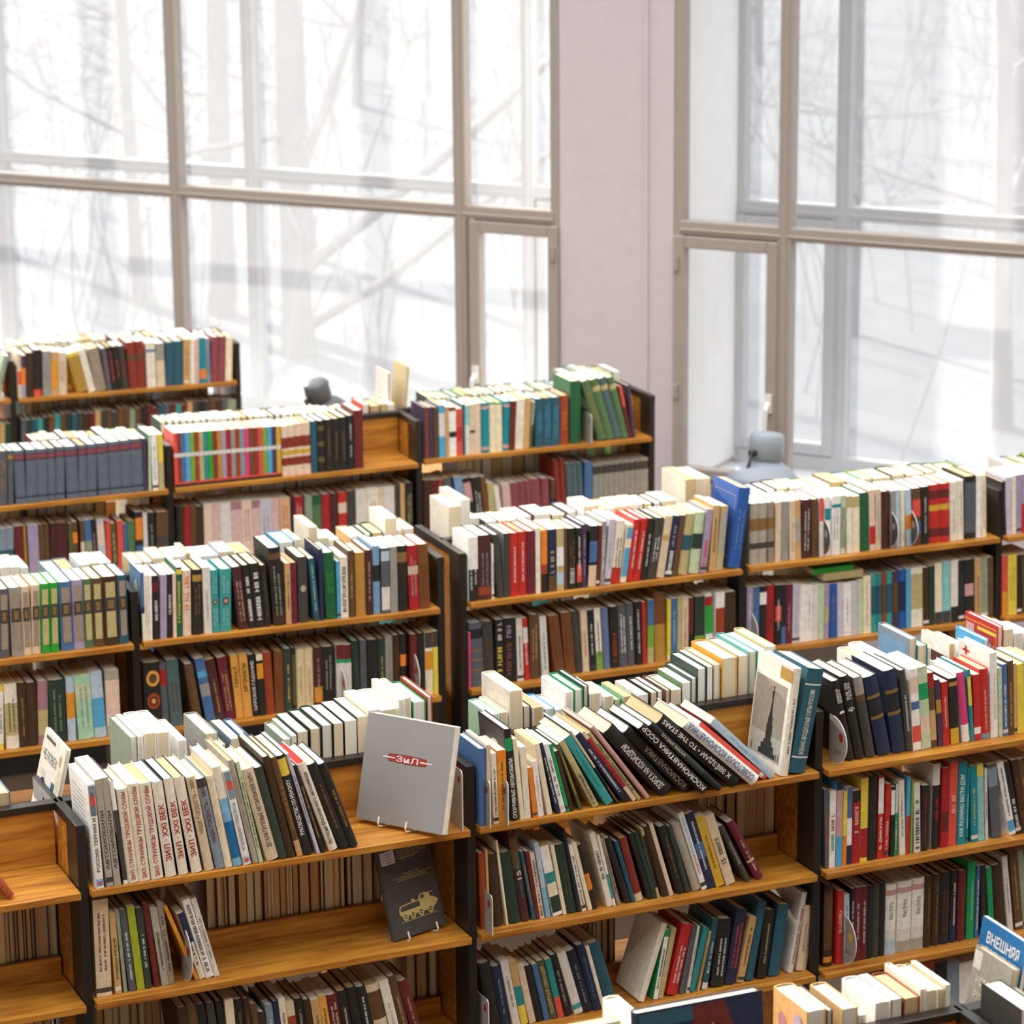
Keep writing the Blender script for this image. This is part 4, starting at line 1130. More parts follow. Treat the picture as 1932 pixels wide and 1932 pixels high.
7020 300 228 2151 1489 13 pine H m:olive
7256 300 217 2130 1440 0 slate H m:olive
*7511 300 361 2113 1472 0 black H
7881 300 223 2116 1523 0 pine H m:khaki
8118 300 257 2165 1499 0 grey H m:taupe
8394 300 219 2172 1539 0 darkbrown H m:umber
8632 300 200 2182 1484 0 black H b:.5:.68:orange
*8985 300 249 2127 1501 0 maroon H m:dustypink
9253 300 201 2144 1520 0 black H
*9488 300 254 2140 1422 0 cream P b:.75:1:charcoal b:.4:.7:amber
9762 300 167 2153 1416 0 yellow P b:.75:1:charcoal
#C1 1 r
1185 2530 581 2358 1593 0 teal P
1791 2530 519 2453 1647 0 white P
2334 2530 378 2371 1600 0 umber P
2728 2530 500 2267 1540 0 maroon H
3248 2530 362 2281 1586 0 ivory P
3628 2530 461 2476 1764 0 maroon P
4111 2530 304 2370 1706 0 pine H
4429 2530 576 2342 1607 0 leaf H
5034 2530 329 2381 1684 0 pine H
5379 2530 420 2476 1750 0 umber P
5819 2530 578 2340 1687 0 umber H
6421 2530 413 2336 1668 0 maroon H
6850 2530 410 2337 1565 0 maroon P
7280 2530 464 2235 1498 0 leaf H
7765 2530 432 2389 1700 0 ivory H
8212 2530 433 2370 1664 0 black H
9140 2530 582 2375 1607 0 teal H
9747 2530 182 2362 1576 0 cream H
#C2 0 f
*20 200 179 2183 1432 0 white P b:.0:.5:black m:white
176 200 176 2189 1452 0 white P b:.0:.5:black m:white
*375 200 446 2208 1581 0 mahogany H m:steel b:.08:.2:rust
845 200 64 1862 1192 0 white P m:charcoal:.2:.7:.5
*1057 200 216 2189 1481 43 charcoal H
*1281 200 225 2180 1545 0 grey H b:0:1:charcoal
*1518 200 288 2168 1554 0 red H m:white
*1814 200 279 2175 1516 0 red H m:white
*2110 200 297 2170 1505 0 burgundy H m:umber
2426 200 161 2247 1498 0 ivory P
2622 200 215 2145 1377 0 orange P b:.0:.3:black b:.3:.45:rust
*2885 200 263 2143 1384 0 navy P m:khaki:.3:.65:.5 b:.0:.25:umber
*3184 200 252 2137 1374 0 khaki P b:.4:.7:white b:.1:.3:paleblue
3448 200 96 2123 1403 0 umber P
*3574 200 331 2095 1440 0 black H m:bronze m:pearl:.1:.4:.5
3917 200 169 2087 1345 0 black P b:.1:.4:coral m:white
4098 200 181 2176 1536 0 plum H m:lilac
*4315 200 278 2090 1417 -30 black P b:.4:.75:denim b:.0:.35:beige
4611 200 107 2085 1350 -36 maroon P
4769 200 137 2212 1473 -24 grey P m:white
*4914 200 224 2248 1467 -52 lavender P m:stone
*5157 200 321 2165 1545 -61 ivory H b:.0:.25:red m:umber
5504 200 202 2004 1324 -83 cream P b:.1:.6:skyblue b:.75:.95:skyblue
*5748 200 253 2147 1471 -74 red H m:white
6011 200 238 2154 1470 -82 red H m:white
6286 200 223 2123 1429 -75 black H m:white
*6519 200 316 2110 1468 -85 charcoal H m:white
*6851 200 268 2144 1396 -90 beige P b:.6:.7:tan
7147 200 261 2124 1362 -91 navy P m:white:.08:.42:.5 m:stone:.5:.85:.3
7431 200 191 2115 1375 -88 umber P m:rust
*7666 200 339 2123 1460 -79 khaki H b:.4:.65:petrol
*8075 200 371 2135 1516 -63 palegreen H b:.4:.65:pine
*8473 200 242 2207 1413 -67 lilac P m:coral:.1:.6:.55
*8835 200 241 2314 1572 -38 tan P m:umber
9085 200 249 2257 1480 -52 khaki P b:.3:.9:stone
*9574 200 435 2809 1970 -81 royal H m:steelblue s:frame
#C2 0 r
*252 2530 444 2673 1792 0 ivory H
706 2530 318 2852 2044 0 ivory P
1030 2530 316 2190 1520 0 ivory H
1554 2530 479 2019 1350 0 pine H
2045 2530 301 1977 1350 0 slate P
2364 2530 271 1960 1316 0 pine P
2666 2530 574 2042 1412 0 white H
3362 2530 608 2053 1395 0 maroon P
4001 2530 550 1984 1340 0 black H
4581 2530 368 2037 1413 0 slate H
5208 2530 573 2144 1453 0 white P
5812 2530 216 1963 1393 0 sand H
6047 2530 359 1996 1429 0 tan H
6431 2530 560 2014 1418 0 ivory P
7022 2530 406 2038 1381 0 cream H
7459 2530 344 2021 1454 0 pine H
7835 2530 295 2010 1423 0 black H
8180 2530 315 2032 1427 0 white H
8526 2530 221 2025 1404 0 white H
*9046 2530 469 2703 1929 0 ivory H
9533 2530 470 2682 1859 0 ivory H
#C2 1 f
20 300 72 1921 1259 0 hotpink P
*119 300 461 2227 1587 18 slate H b:.55:.58:bronze b:.4:.43:bronze b:.25:.28:bronze b:.75:.9:ink
*592 300 356 2223 1583 14 charcoal H m:umber
*995 300 280 2229 1470 0 black P m:yellow:.1:.62:.55 m:pearl:.68:.92:.5
*1305 300 326 2247 1473 0 black P m:rosewood:.12:.64:.55 m:lilac:.7:.92:.5
1638 300 83 2235 1490 0 black P
1782 300 218 2162 1455 14 pearl P m:umber
2051 300 168 2164 1411 25 red P b:.6:.85:pearl m:white
*2237 300 331 2248 1591 0 umber H m:tan
*2681 300 241 2146 1455 28 pearl P m:slate
*3163 300 360 2126 1478 65 brown H m:umber
*3550 300 371 2168 1482 47 brown H m:umber
3950 300 206 2181 1491 52 charcoal H m:olive
*4181 300 225 2164 1443 27 beige P m:coral
4425 300 242 2164 1438 27 ink P m:white
4693 300 220 2192 1486 32 ivory P b:.0:.3:leaf m:charcoal
*4950 300 257 2158 1541 28 slateblue H
*5232 300 276 2176 1403 19 black P m:rust:.1:.6:.5
*5539 300 307 2199 1498 22 slate H m:white
*5871 300 253 2217 1518 23 slate H m:white
*6167 300 235 2240 1439 23 black P m:white
6414 300 136 2206 1469 16 red P
*6581 300 230 2241 1509 0 leaf P b:.6:1:denim b:.0:.25:khaki
*6872 300 398 2440 1747 14 brown H b:.0:.55:ochre
7320 300 125 2181 1408 0 yellow P
7463 300 225 2192 1476 0 denim P m:paleblue
7700 300 173 2191 1420 0 khaki P
7881 300 231 2198 1436 0 beige P m:coral
8132 300 169 2141 1428 0 maroon P b:.0:.4:black
*8357 300 365 2152 1372 0 pine P b:.1:.35:leaf
8797 300 264 2213 1412 18 white P b:.35:.8:leafgreen b:.8:.95:crimson
*9150 300 337 2195 1476 0 white P b:.3:.75:rust
*9554 300 405 2169 1403 16 darkbrown P
#C2 1 r
977 2530 601 2502 1758 0 ivory H
1603 2530 314 2294 1619 0 teal P
1929 2530 345 2435 1736 0 black H
2286 2530 510 2446 1659 0 cream H
2821 2530 445 2411 1724 0 teal H
3866 2530 436 2453 1685 0 teal H
4321 2530 493 2433 1713 0 sage H
5390 2530 472 2236 1529 0 cream P
5882 2530 543 2287 1620 0 leaf H
6449 2530 426 2386 1597 0 ivory P
6888 2530 346 2511 1773 0 maroon H
7246 2530 416 2294 1578 0 sage P
7675 2530 506 2401 1655 0 black H
8199 2530 413 2269 1522 0 cream H
8624 2530 401 2476 1730 0 maroon H
9044 2530 358 2360 1695 0 white H
9767 2530 237 2382 1645 0 white H
#C3 0 f
*124 300 324 2159 1489 0 stone H b:.25:.35:charcoal b:.55:.75:bronze
*460 300 311 2153 1508 0 stone H b:.25:.35:charcoal b:.55:.75:bronze
838 300 245 2144 1512 16 taupe H b:.25:.35:charcoal b:.55:.75:bronze
1092 300 211 2116 1341 0 beige P
1321 300 267 2120 1376 0 grey P
1654 300 227 2115 1383 16 beige P m:tan
1896 300 194 2119 1390 18 tan P b:.3:.7:stone
*2115 300 356 2094 1429 0 mahogany H m:pearl
2529 300 256 2080 1457 14 umber H m:bronze
2821 300 159 2106 1427 14 white P b:.6:1:coral
3029 300 208 2130 1388 14 white P b:.6:.8:tealblue
*3262 300 331 2116 1394 0 white P b:.8:.86:tealblue m:stone
3624 300 188 2105 1346 0 palegreen P b:.1:.8:sage
3876 300 222 2055 1328 16 ivory P b:.8:1:khaki
4116 300 258 2030 1348 14 cream P b:.8:1:khaki
*4418 300 346 2116 1434 25 pinegreen H
4789 300 217 2191 1478 25 peach P b:.1:.4:red
5024 300 198 2192 1481 17 beige P m:grey
5285 300 311 2084 1410 25 mahogany H
5615 300 178 2074 1404 15 grey P
5833 300 162 2084 1357 24 paleblue P
6020 300 141 2074 1388 19 cream P
6232 300 237 2051 1371 37 paleblue P b:.3:.55:orange
6495 300 319 2075 1343 26 umber P b:.5:.8:coral b:.2:.4:denim
*6846 300 289 2093 1392 20 black P m:pearl
*7160 300 439 2120 1493 24 red H b:.1:.25:maroon b:.55:.65:mustard b:.75:.9:maroon
*7608 300 373 2131 1516 23 red H b:.1:.25:maroon b:.55:.65:mustard b:.75:.9:maroon
8006 300 289 2149 1472 25 ivory H m:khaki
8304 300 247 2175 1542 24 ivory H m:khaki
*8583 300 435 2285 1643 14 black H b:.1:.9:slate
9048 300 191 2270 1509 20 white P
9265 300 179 2279 1500 23 cream P m:stone
#C3 0 r
1384 2530 429 1893 1304 0 white P
1830 2530 381 1961 1332 0 black H
2223 2530 500 1983 1384 0 umber H
2740 2530 539 1971 1316 0 ivory H
3297 2530 535 1920 1346 0 leaf H
3856 2530 505 1915 1355 0 ivory H
4377 2530 608 1994 1433 0 umber P
5009 2530 591 1971 1391 0 teal H
5624 2530 442 2001 1336 0 leaf H
6085 2530 704 1961 1386 0 ivory P
6817 2530 567 2015 1363 0 pine H
7409 2530 723 1967 1416 0 cream H
8162 2530 476 1997 1382 0 pine H
8656 2530 426 1977 1331 0 teal H
9101 2530 641 1945 1366 0 leaf H
9763 2530 73 2013 1357 0 sage H
#C3 1 f
34 300 229 2219 1417 0 lilac P m:white
281 300 218 2191 1438 0 denim P
523 300 254 2192 1425 0 black P b:.7:.9:white
790 300 316 2191 1549 0 crimson H m:umber
1130 300 231 2163 1438 0 black P b:.4:.65:coral m:white
1373 300 158 2152 1420 0 ink P b:.0:.3:denim
1543 300 232 2133 1370 0 burgundy P m:dustypink
1800 300 279 2103 1395 0 lavender P m:stone
2087 300 237 2071 1372 0 white P
2332 300 225 2043 1311 0 white P m:dustypink
2565 300 227 2017 1361 0 pearl P
2804 300 222 1989 1320 0 palegreen P
3044 300 175 1979 1265 0 lilac P b:.3:.6:khaki
3279 300 278 1976 1337 15 royal P m:gold
3569 300 238 1959 1254 14 lavender P
3816 300 294 1948 1264 14 white P m:dustypink
4120 300 236 1937 1292 14 lavender P
4375 300 199 2011 1330 15 palegreen P
4592 300 299 2100 1385 15 cream P m:khaki
4910 300 228 2123 1494 17 turquoise H b:.3:.8:petrol
5147 300 194 2125 1475 17 teal H b:.3:.8:petrol
5354 300 156 2118 1456 16 rust H b:.3:.8:umber
5529 300 232 2138 1455 16 turquoise H b:.3:.8:petrol
5780 300 232 2140 1445 18 plum H b:.3:.8:umber
6025 300 270 2169 1533 17 royal H b:.3:.8:navy
6308 300 176 2166 1448 17 skyblue P
6503 300 212 2174 1432 19 ivory P b:.3:.9:khaki
6724 300 240 2178 1454 20 ivory P b:.3:.9:khaki
6996 300 222 2147 1396 20 darkbrown P
7243 300 209 2177 1406 19 pine P
*7471 300 286 2239 1458 21 cream P b:.0:.2:charcoal
*7783 300 293 2261 1524 19 aqua P b:.0:.2:charcoal
*8108 300 287 2282 1450 18 ivory P b:.0:.25:black
8427 300 230 2248 1477 22 black P m:petrol
*8683 300 352 2249 1451 22 black P b:.4:.6:dustypink
9099 300 247 2232 1494 23 tan P m:umber
9356 300 257 2233 1451 23 sage P m:stone
9627 300 216 2231 1448 22 umber P
#C3 1 r
1145 2530 580 2405 1675 0 pine H
2156 2530 602 2410 1603 0 white H
2783 2530 486 2375 1606 0 ivory P
3287 2530 344 2383 1645 0 cream H
3643 2530 577 2373 1617 0 sage H
4244 2530 637 2471 1756 0 sage H
4906 2530 367 2287 1521 0 white H
5285 2530 673 2458 1702 0 ivory H
5982 2530 453 2318 1644 0 pine H
6455 2530 640 2476 1688 0 sage H
7118 2530 547 2253 1572 0 maroon H
7689 2530 523 2372 1691 0 cream H
8238 2530 415 2360 1614 0 cream H
8672 2530 527 2437 1696 0 leaf H
9221 2530 622 2290 1592 0 teal H
#C4 0 f
20 300 153 1975 1366 49 black H
79 300 239 2115 1393 21 lavender P m:pearl
343 300 173 2146 1436 23 ivory P
524 300 211 2156 1401 22 lilac P m:steel
757 300 250 2163 1455 26 red P b:.5:1:lilac
1017 300 250 2166 1383 26 pearl P
1277 300 315 2169 1401 27 white P
1602 300 326 2136 1363 27 navy P
#C4 0 r
1469 2530 330 1948 1363 0 white P
1819 2530 305 1937 1303 0 teal H
2129 2530 358 1923 1288 0 umber P
2507 2530 259 1892 1299 0 umber H
2776 2530 260 1959 1412 0 leaf H
#C4 1 f
61 300 214 2245 1434 21 coral P b:.0:.4:amber
*301 300 351 2248 1505 22 yellow P m:ochre
666 300 200 2207 1473 22 black P
907 300 424 2215 1422 31 umber P
#D0 0 f
8354 300 197 1000 1122 388 rust H m:gold
#D0 0 r
8466 2530 255 2023 1430 0 steel H
8763 2530 298 1978 1363 0 denim H
#D0 1 r
4827 2530 222 2670 1896 0 umber H
5060 2530 153 2671 1796 0 tan H
5224 2530 215 2527 1756 0 umber H
5450 2530 203 2469 1649 0 brown H
5665 2530 162 2531 1792 0 tan H
5840 2530 242 2566 1847 0 sage P
6088 2530 159 2461 1772 0 tan H
6256 2530 188 2485 1678 0 sage H
6453 2530 252 2676 1845 0 brown H
6719 2530 147 2657 1774 0 sage H
6874 2530 215 2744 1839 0 umber H
7102 2530 245 2745 1863 0 tan P
7366 2530 191 2712 1867 0 umber H
7568 2530 187 2554 1705 0 tan H
7765 2530 225 2487 1741 0 umber H
8001 2530 205 2535 1815 0 umber P
8390 2530 171 2582 1753 0 tan H
8570 2530 163 2602 1841 0 grey P
8741 2530 99 2607 1808 0 umber P
8853 2530 116 2550 1774 0 taupe H
8982 2530 95 2705 1824 0 umber H
9090 2530 108 2526 1771 0 taupe P
9211 2530 82 2582 1848 0 umber H
9306 2530 95 2715 1907 0 taupe P
9414 2530 95 2690 1912 0 umber H
*9531 2530 317 2530 1741 0 lilac H
9874 2530 210 2513 1695 0 steel H
#D0 2 r
4710 2530 128 2536 1823 0 brown H
4848 2530 174 2458 1767 0 brown H
5033 2530 208 2518 1808 0 brown H
5254 2530 179 2445 1729 0 tan H
5443 2530 175 2525 1707 0 brown H
5627 2530 146 2660 1855 0 sage H
5779 2530 205 2747 1929 0 tan P
5997 2530 151 2635 1870 0 sage P
6155 2530 248 2705 1821 0 tan H
6414 2530 143 2695 1887 0 sage P
6563 2530 173 2661 1770 0 umber H
6746 2530 246 2557 1840 0 sage H
7005 2530 178 2516 1772 0 tan H
7190 2530 170 2486 1708 0 sage H
7375 2530 226 2609 1817 0 tan P
7608 2530 179 2501 1738 0 umber P
7800 2530 210 2669 1820 0 brown H
8021 2530 193 2537 1773 0 tan H
8225 2530 143 2619 1870 0 sage H
8374 2530 149 2608 1876 0 brown H
8529 2530 250 2634 1790 0 tan H
8794 2530 143 2485 1666 0 brown H
8943 2530 156 2517 1792 0 brown H
9112 2530 261 2653 1893 0 umber H
9381 2530 209 2504 1680 0 tan H
9600 2530 227 2648 1834 0 umber H
#D1 0 f
*145 60 185 2741 1767 25 white P T:charcoal:РОССИЯ:_ТЕРНИИ_И_ДОРОГИ!0.16 k:badge b:.02:.09:sky s:lines
*402 60 172 2847 1875 38 stone P T:charcoal:АВТОМОБИЛИ!0.16
*600 60 169 2865 1854 42 stone P T:charcoal:АВТОМОБИЛИ!0.16
*836 60 112 2755 1933 54 charcoal H b:.72:1:white b:.0:.04:white k:torn
*957 60 276 2505 1760 46 ivory H T:crimson:ЗИЛ:_СТРАНИЦЫ_ТРУДОВОЙ_СЛАВЫ!0.03!0.97
*1243 60 289 2594 1751 45 ivory H T:crimson:ЗИЛ:_СТРАНИЦЫ_ТРУДОВОЙ_СЛАВЫ!0.03!0.97
*1568 60 303 2573 1731 51 ivory H T:crimson:ЗИЛ:_СТРАНИЦЫ_ТРУДОВОЙ_СЛАВЫ!0.03!0.97
*1929 60 278 2551 1819 60 ivory H T:crimson:ЗИЛ_·_XXI_ВЕК!0.17!0.77 c:ink
*2270 60 247 2597 1778 67 ivory H T:crimson:ЗИЛ_·_XXI_ВЕК!0.17!0.77 c:ink
*2608 60 270 2591 1771 85 ivory H T:crimson:ЗИЛ_·_XXI_ВЕК!0.17!0.77 c:ink
*2960 60 234 2569 1852 92 beige H T:bronze:НАША_ГОРДОСТЬ_–_ЗИЛ!0.4!0.97
*3247 60 232 2492 1732 102 steel H T:maroon:НАША_ГОРДОСТЬ_–_ЗИЛ!0.3!0.9 b:.9:1:charcoal
*3490 60 185 2537 1809 95 cream H T:peach:НАША_ГОРДОСТЬ_–_ЗИЛ!0.4!0.97
*3712 60 224 2742 1906 101 ivory H b:.08:.45:blue b:.45:.68:sky b:.0:.08:sky
*3970 60 195 2617 1735 106 white P T:steel:АВТОМОБИЛЬНАЯ_СТОЛИЦА_ЕВРОПЫ!0.15!0.66 k:badge b:.02:.09:paleblue
*4228 60 146 2883 1936 117 stone H m:taupe
*4385 60 97 2811 1864 112 palegreen P m:charcoal
*4593 60 317 2588 1850 134 beige H T:charcoal:ДЕТАЛИ_ГРУЗОВЫХ_АВТОМОБИЛЕЙ_ЗИЛ_I!0.14!0.95
*4927 60 221 2590 1807 132 forest H
*5163 60 192 2849 2018 125 darkbrown H
*5402 60 155 2806 1978 132 umber H m:gold b:0:.16:tan
*5587 60 233 2823 1906 136 black H T:white:РУКОВОДСТВО_ПО_РЕМОНТУ!0.2!0.76 b:.8:.97:yellow
*5931 60 83 2886 1906 154 lavender P m:slate
6062 60 102 2540 1780 162 black H m:gold
*6277 60 233 2578 1771 184 ivory H T:charcoal:История_Московского_автозавода!0.08!0.9 p:red
*6564 60 261 2527 1702 191 black H m:bronze
*6856 60 212 2503 1788 192 black H m:gold
#D1 0 r
*1836 2530 189 2956 1933 0 sage H
2040 2530 150 2949 1974 0 white H
*2210 2530 327 2992 1912 0 white H
*2556 2530 328 2966 1978 0 white H
3108 2530 223 2683 1867 0 white H
*3831 2530 348 2761 1902 0 grey H
4185 2530 222 2413 1687 0 forest H
4523 2530 259 2514 1721 0 steel P
4857 2530 223 2503 1712 0 denim H
5939 2530 222 2311 1548 0 sage H
6168 2530 151 2372 1599 0 sage P
6340 2530 291 2442 1723 0 pine P
*6686 2530 303 2487 1791 0 pine H
*7014 2530 297 2534 1818 0 pine H
*7342 2530 267 2533 1744 0 pine P
*7649 2530 344 2558 1831 0 pine P
*8004 2530 313 2622 1815 0 black P
8323 2530 320 2759 1898 0 ivory P
8662 2530 495 2720 1949 0 white H
9178 2530 186 2944 2049 0 white H
9373 2530 155 2963 1915 0 ivory H
9581 2530 367 2820 1922 0 emerald H
9989 2530 150 2917 2002 0 rust H
#D1 1 f
*98 350 391 2594 1700 0 beige P m:maroon m2
*585 350 159 2187 1458 21 tan P m:charcoal
803 350 87 2219 1496 34 sage P
*946 350 185 2217 1567 46 slate H m:white
*1153 350 193 2273 1537 48 lime P
*1355 350 189 2188 1512 43 forest H m:white
*1602 350 156 2296 1633 56 maroon H m:rust
*1796 350 185 2132 1395 64 stone P m:charcoal
*1990 350 146 2258 1528 62 taupe P m:charcoal
*2678 350 97 2237 1508 199 amber P
*2790 350 164 1939 1237 158 ivory P b:.55:1:navy m:navy
*2968 350 200 2273 1455 143 white P m:charcoal:.08:.95:.45
*3183 350 143 2279 1467 141 pearl P m:taupe
#D1 1 r
705 2530 199 2647 1807 0 brown H
912 2530 226 2553 1834 0 brown P
1148 2530 271 2598 1774 0 umber H
1434 2530 240 2718 1851 0 umber H
1684 2530 294 2739 1859 0 sage P
1995 2530 242 2639 1767 0 tan H
2249 2530 211 2498 1689 0 tan H
2468 2530 252 2726 1893 0 tan H
2734 2530 162 2494 1775 0 umber H
2904 2530 151 2557 1818 0 umber H
3062 2530 158 2697 1836 0 brown P
*3707 2530 260 2652 1774 0 maroon H
4004 2530 167 2749 1902 0 tan H
4182 2530 112 2609 1814 0 umber H
4320 2530 175 2565 1740 0 taupe P
4608 2530 187 2547 1714 0 tan P
4818 2530 188 2580 1741 0 sage P
5020 2530 226 2689 1890 0 umber H
5306 2530 102 2579 1735 0 tan H
5420 2530 128 2738 1937 0 white H
5556 2530 166 2485 1679 0 rust P
5730 2530 197 2536 1810 0 brown H
5934 2530 137 2601 1869 0 white H
6079 2530 190 2566 1761 0 black H
6292 2530 244 2704 1857 0 tan P
6574 2530 268 2697 1836 0 brown H
6850 2530 123 2729 1837 0 black H
6980 2530 246 2629 1800 0 amber P
7234 2530 162 2446 1637 0 khaki H
7442 2530 93 2617 1878 0 tan P
7604 2530 143 2609 1878 0 umber H
7770 2530 267 2590 1774 0 grey P
8061 2530 288 2525 1747 0 brown H
8361 2530 215 2660 1815 0 umber H
9320 2530 236 2723 1864 0 tan H
9576 2530 376 2469 1750 0 sage H
#D1 2 f
*2430 300 246 2360 1697 67 darkbrown H
2687 300 244 2369 1643 68 umber H
2944 300 212 2361 1659 69 black H m:white
3165 300 213 2348 1612 61 charcoal H
3387 300 158 2354 1640 52 black H T:white:1055!0.4!0.8
3554 300 226 2343 1526 35 cream P
3795 300 249 2299 1585 36 black H m:bronze
4074 300 157 2292 1606 42 darkbrown H m:bronze
4298 300 178 2112 1480 58 umber H
4485 300 178 1843 1320 58 darkbrown H
4672 300 197 1997 1409 52 steel H m:white
4878 300 146 2073 1487 50 navy H m:white
5047 300 178 2123 1429 54 cream P m:umber
5254 300 217 1974 1341 60 beige P b:.5:.8:rust
5481 300 244 2027 1429 59 black H m:stone
5746 300 174 1961 1334 62 darkbrown H
5954 300 225 1930 1299 69 tan P m:umber
6201 300 195 1986 1347 73 honey P m:umber
*6411 300 302 1968 1409 74 maroon H m:beige
*6735 300 263 2029 1420 78 black H m:beige
*7042 300 250 2082 1472 87 black H
*7311 300 254 2054 1402 89 black H m:white
*7658 300 364 2058 1467 111 beige H b:.5:.9:umber
*8064 300 253 2134 1409 119 ivory P m:stone
*8374 300 228 2216 1520 130 umber H m:tan
*8666 300 265 2036 1375 144 maroon H m:tan
#D1 2 r
609 2530 222 2583 1861 0 umber H
842 2530 218 2606 1809 0 tan P
1068 2530 169 2576 1726 0 sage H
1249 2530 273 2605 1796 0 sage H
1532 2530 215 2698 1885 0 umber H
1758 2530 175 2500 1733 0 sage H
1941 2530 176 2623 1791 0 tan H
2124 2530 217 2730 1907 0 umber P
2350 2530 187 2703 1939 0 tan P
2543 2530 168 2493 1774 0 tan H
2717 2530 282 2740 1972 0 sage H
3014 2530 223 2701 1815 0 umber H
3247 2530 196 2489 1758 0 sage H
3452 2530 265 2520 1767 0 sage H
3730 2530 187 2500 1798 0 sage H
3923 2530 331 2453 1697 0 tan H
7534 2530 234 2744 1959 0 tan P
7788 2530 294 2565 1782 0 umber H
8101 2530 216 2711 1897 0 tan H
8356 2530 354 2473 1703 0 brown P
9265 2530 238 2441 1730 0 tan H
9543 2530 319 2710 1932 0 umber H
9922 2530 212 2686 1934 0 grey H
#D2 0 f
*30 80 203 2123 1529 0 denim H
241 80 108 2204 1405 0 beige P T:charcoal:АВТОБУСЫ!0.12!0.66
421 80 149 1956 1312 19 ivory P m:umber
*578 80 253 2005 1309 14 amber P b:.85:1:orange m:umber
*939 80 201 2561 1740 43 black H T:white:СПОРТИВНЫЕ_АВТОМОБИЛИ!0.03!0.68 b:.76:.9:emerald s:headlamp
1191 80 114 2268 1468 53 cream P
*1314 80 172 2006 1342 37 ivory P
1563 80 126 1412 1123 65 orange P
1709 80 158 1567 1059 68 white P m:peach
*1975 80 139 2050 1357 104 cream P
2234 80 87 2089 1328 134 navy P m:white
2366 80 139 2042 1361 143 white P m:charcoal
2526 80 91 2020 1311 145 emerald P
2638 80 111 1803 1216 148 darkbrown P
2906 80 78 2036 1383 192 olive P m:yellow
*3308 80 166 2211 1453 270 khaki P T:charcoal:ГОНОЧНЫЕ!0.05!0.5
*3692 80 228 2388 1623 312 turquoise P m:teal
4016 80 60 2632 1705 321 black P b:.5:1:beige T:orange:АВТОМОБИЛЬ!0.03!0.42
*4211 80 172 2532 1613 344 navy P m:white b:.0:.1:ink
4483 80 104 2623 1735 354 peach P b:.2:.9:crimson
4626 80 106 2574 1733 355 khaki H m:charcoal:.12:.85:.6
*4879 80 119 2775 1892 364 dustypink H
*5334 80 386 2659 1840 406 black H T:white:ДОРОГА_НА_КОСМОДРОМ!0.08!0.75
*6015 80 285 2669 1874 433 black H T:stone:КОСМОНАВТИКА!0.05!0.7
*6417 -200 244 2841 1931 424 black H T:white:КОСМОНАВТИКА_СССР!0.03!0.98
*6894 -200 176 2993 1921 444 ink H b:.25:.7:forest T:beige:МОРЕ_ЗВЁЗД!0.52!0.9
*7391 -100 358 3144 2036 475 black H T:white:К_ЗВЁЗДАМ_•_TO_THE_STARS!0.1!0.97
*7933 -200 332 2888 1959 474 white H T:denim:СОВЕТСКАЯ_КОСМОНАВТИКА!0.05!0.97
8435 80 130 2739 1857 473 coral P
*8639 80 212 2632 1777 452 paleblue P m:sky
*8950 80 257 3042 1968 -70 ivory H m:charcoal s:monument
*9220 80 500 2961 1979 -108 petrol H T:pearl:ВОЕННО-ВОЗДУШНЫЕ_СИЛЫ_РОССИИ!0.18!0.8 b:.145:.16:pearl b:.84:.855:pearl
#D2 0 r
1365 2530 341 2148 1455 0 mint H
1719 2530 201 2156 1541 0 ivory H
*1975 2530 387 2720 1941 0 ivory H
2374 2530 227 2238 1534 0 ink H
2657 2530 325 2159 1497 0 white H
3003 2530 306 2072 1421 0 skyblue H
3317 2530 311 2008 1433 0 pearl H
*3639 2530 230 2458 1654 0 white H
3909 2530 247 2490 1708 0 emerald H
4173 2530 157 2563 1724 0 pine H
4358 2530 351 2311 1578 0 white H
4792 2530 291 2172 1448 0 white H
5103 2530 208 2050 1469 0 emerald H
5408 2530 226 2086 1473 0 palegreen P
5834 2530 294 2074 1477 0 ivory P
6203 2530 227 2102 1450 0 black H
6439 2530 118 2101 1411 0 lavender P
6667 2530 161 2109 1447 0 umber H
6845 2530 297 2084 1490 0 pearl H
7183 2530 264 2235 1510 0 moss P
7458 2530 179 2336 1632 0 pine H
*7656 2530 273 2587 1724 0 pine H
7955 2530 171 2606 1734 0 pine P
8159 2530 197 2638 1781 0 khaki H
*8416 2530 478 2775 1906 0 amber H
*8927 2530 328 2782 1918 0 grey H
*9264 2530 241 2863 2006 0 turquoise H
9532 2530 275 2853 1913 0 teal P
9832 2530 281 2939 2011 0 khaki H
#D2 1 f
*157 350 190 2143 1495 19 rust H
355 350 63 2226 1476 19 tan P
*514 350 256 2064 1448 43 darkbrown H
*871 350 60 2443 1611 68 cream P
*979 350 324 2062 1448 79 pine H
*1330 350 235 2565 1842 84 mahogany H T:pearl:15!0.48!0.58 b:.6:.95:umber m:teal
1638 350 95 2036 1338 101 petrol P m:gold
1743 350 107 2006 1311 91 maroon P
1859 350 123 1923 1282 88 peach P T:charcoal:ГАГАРИНА!0.5!0.9 m:charcoal:.04:.44:.5
*2040 350 126 2198 1417 92 paleblue P b:.0:.4:sky
*2250 350 261 2068 1339 113 white P b:.28:.47:cream b:.47:.62:teal b:.05:.28:pine
2536 350 100 2068 1404 103 cream P
*2646 350 305 2028 1414 102 pine H m:olive
2970 350 74 2442 1706 104 ink H
3109 350 112 1992 1263 120 white P m:charcoal:.1:.88:.45
3288 350 110 2045 1335 136 cream P
3422 350 131 1965 1298 139 black P b:.3:.55:orange
*3848 350 163 2243 1423 138 ivory P m:charcoal:.35:.8:.5
4024 350 75 2141 1417 132 white P b:.1:.45:turquoise
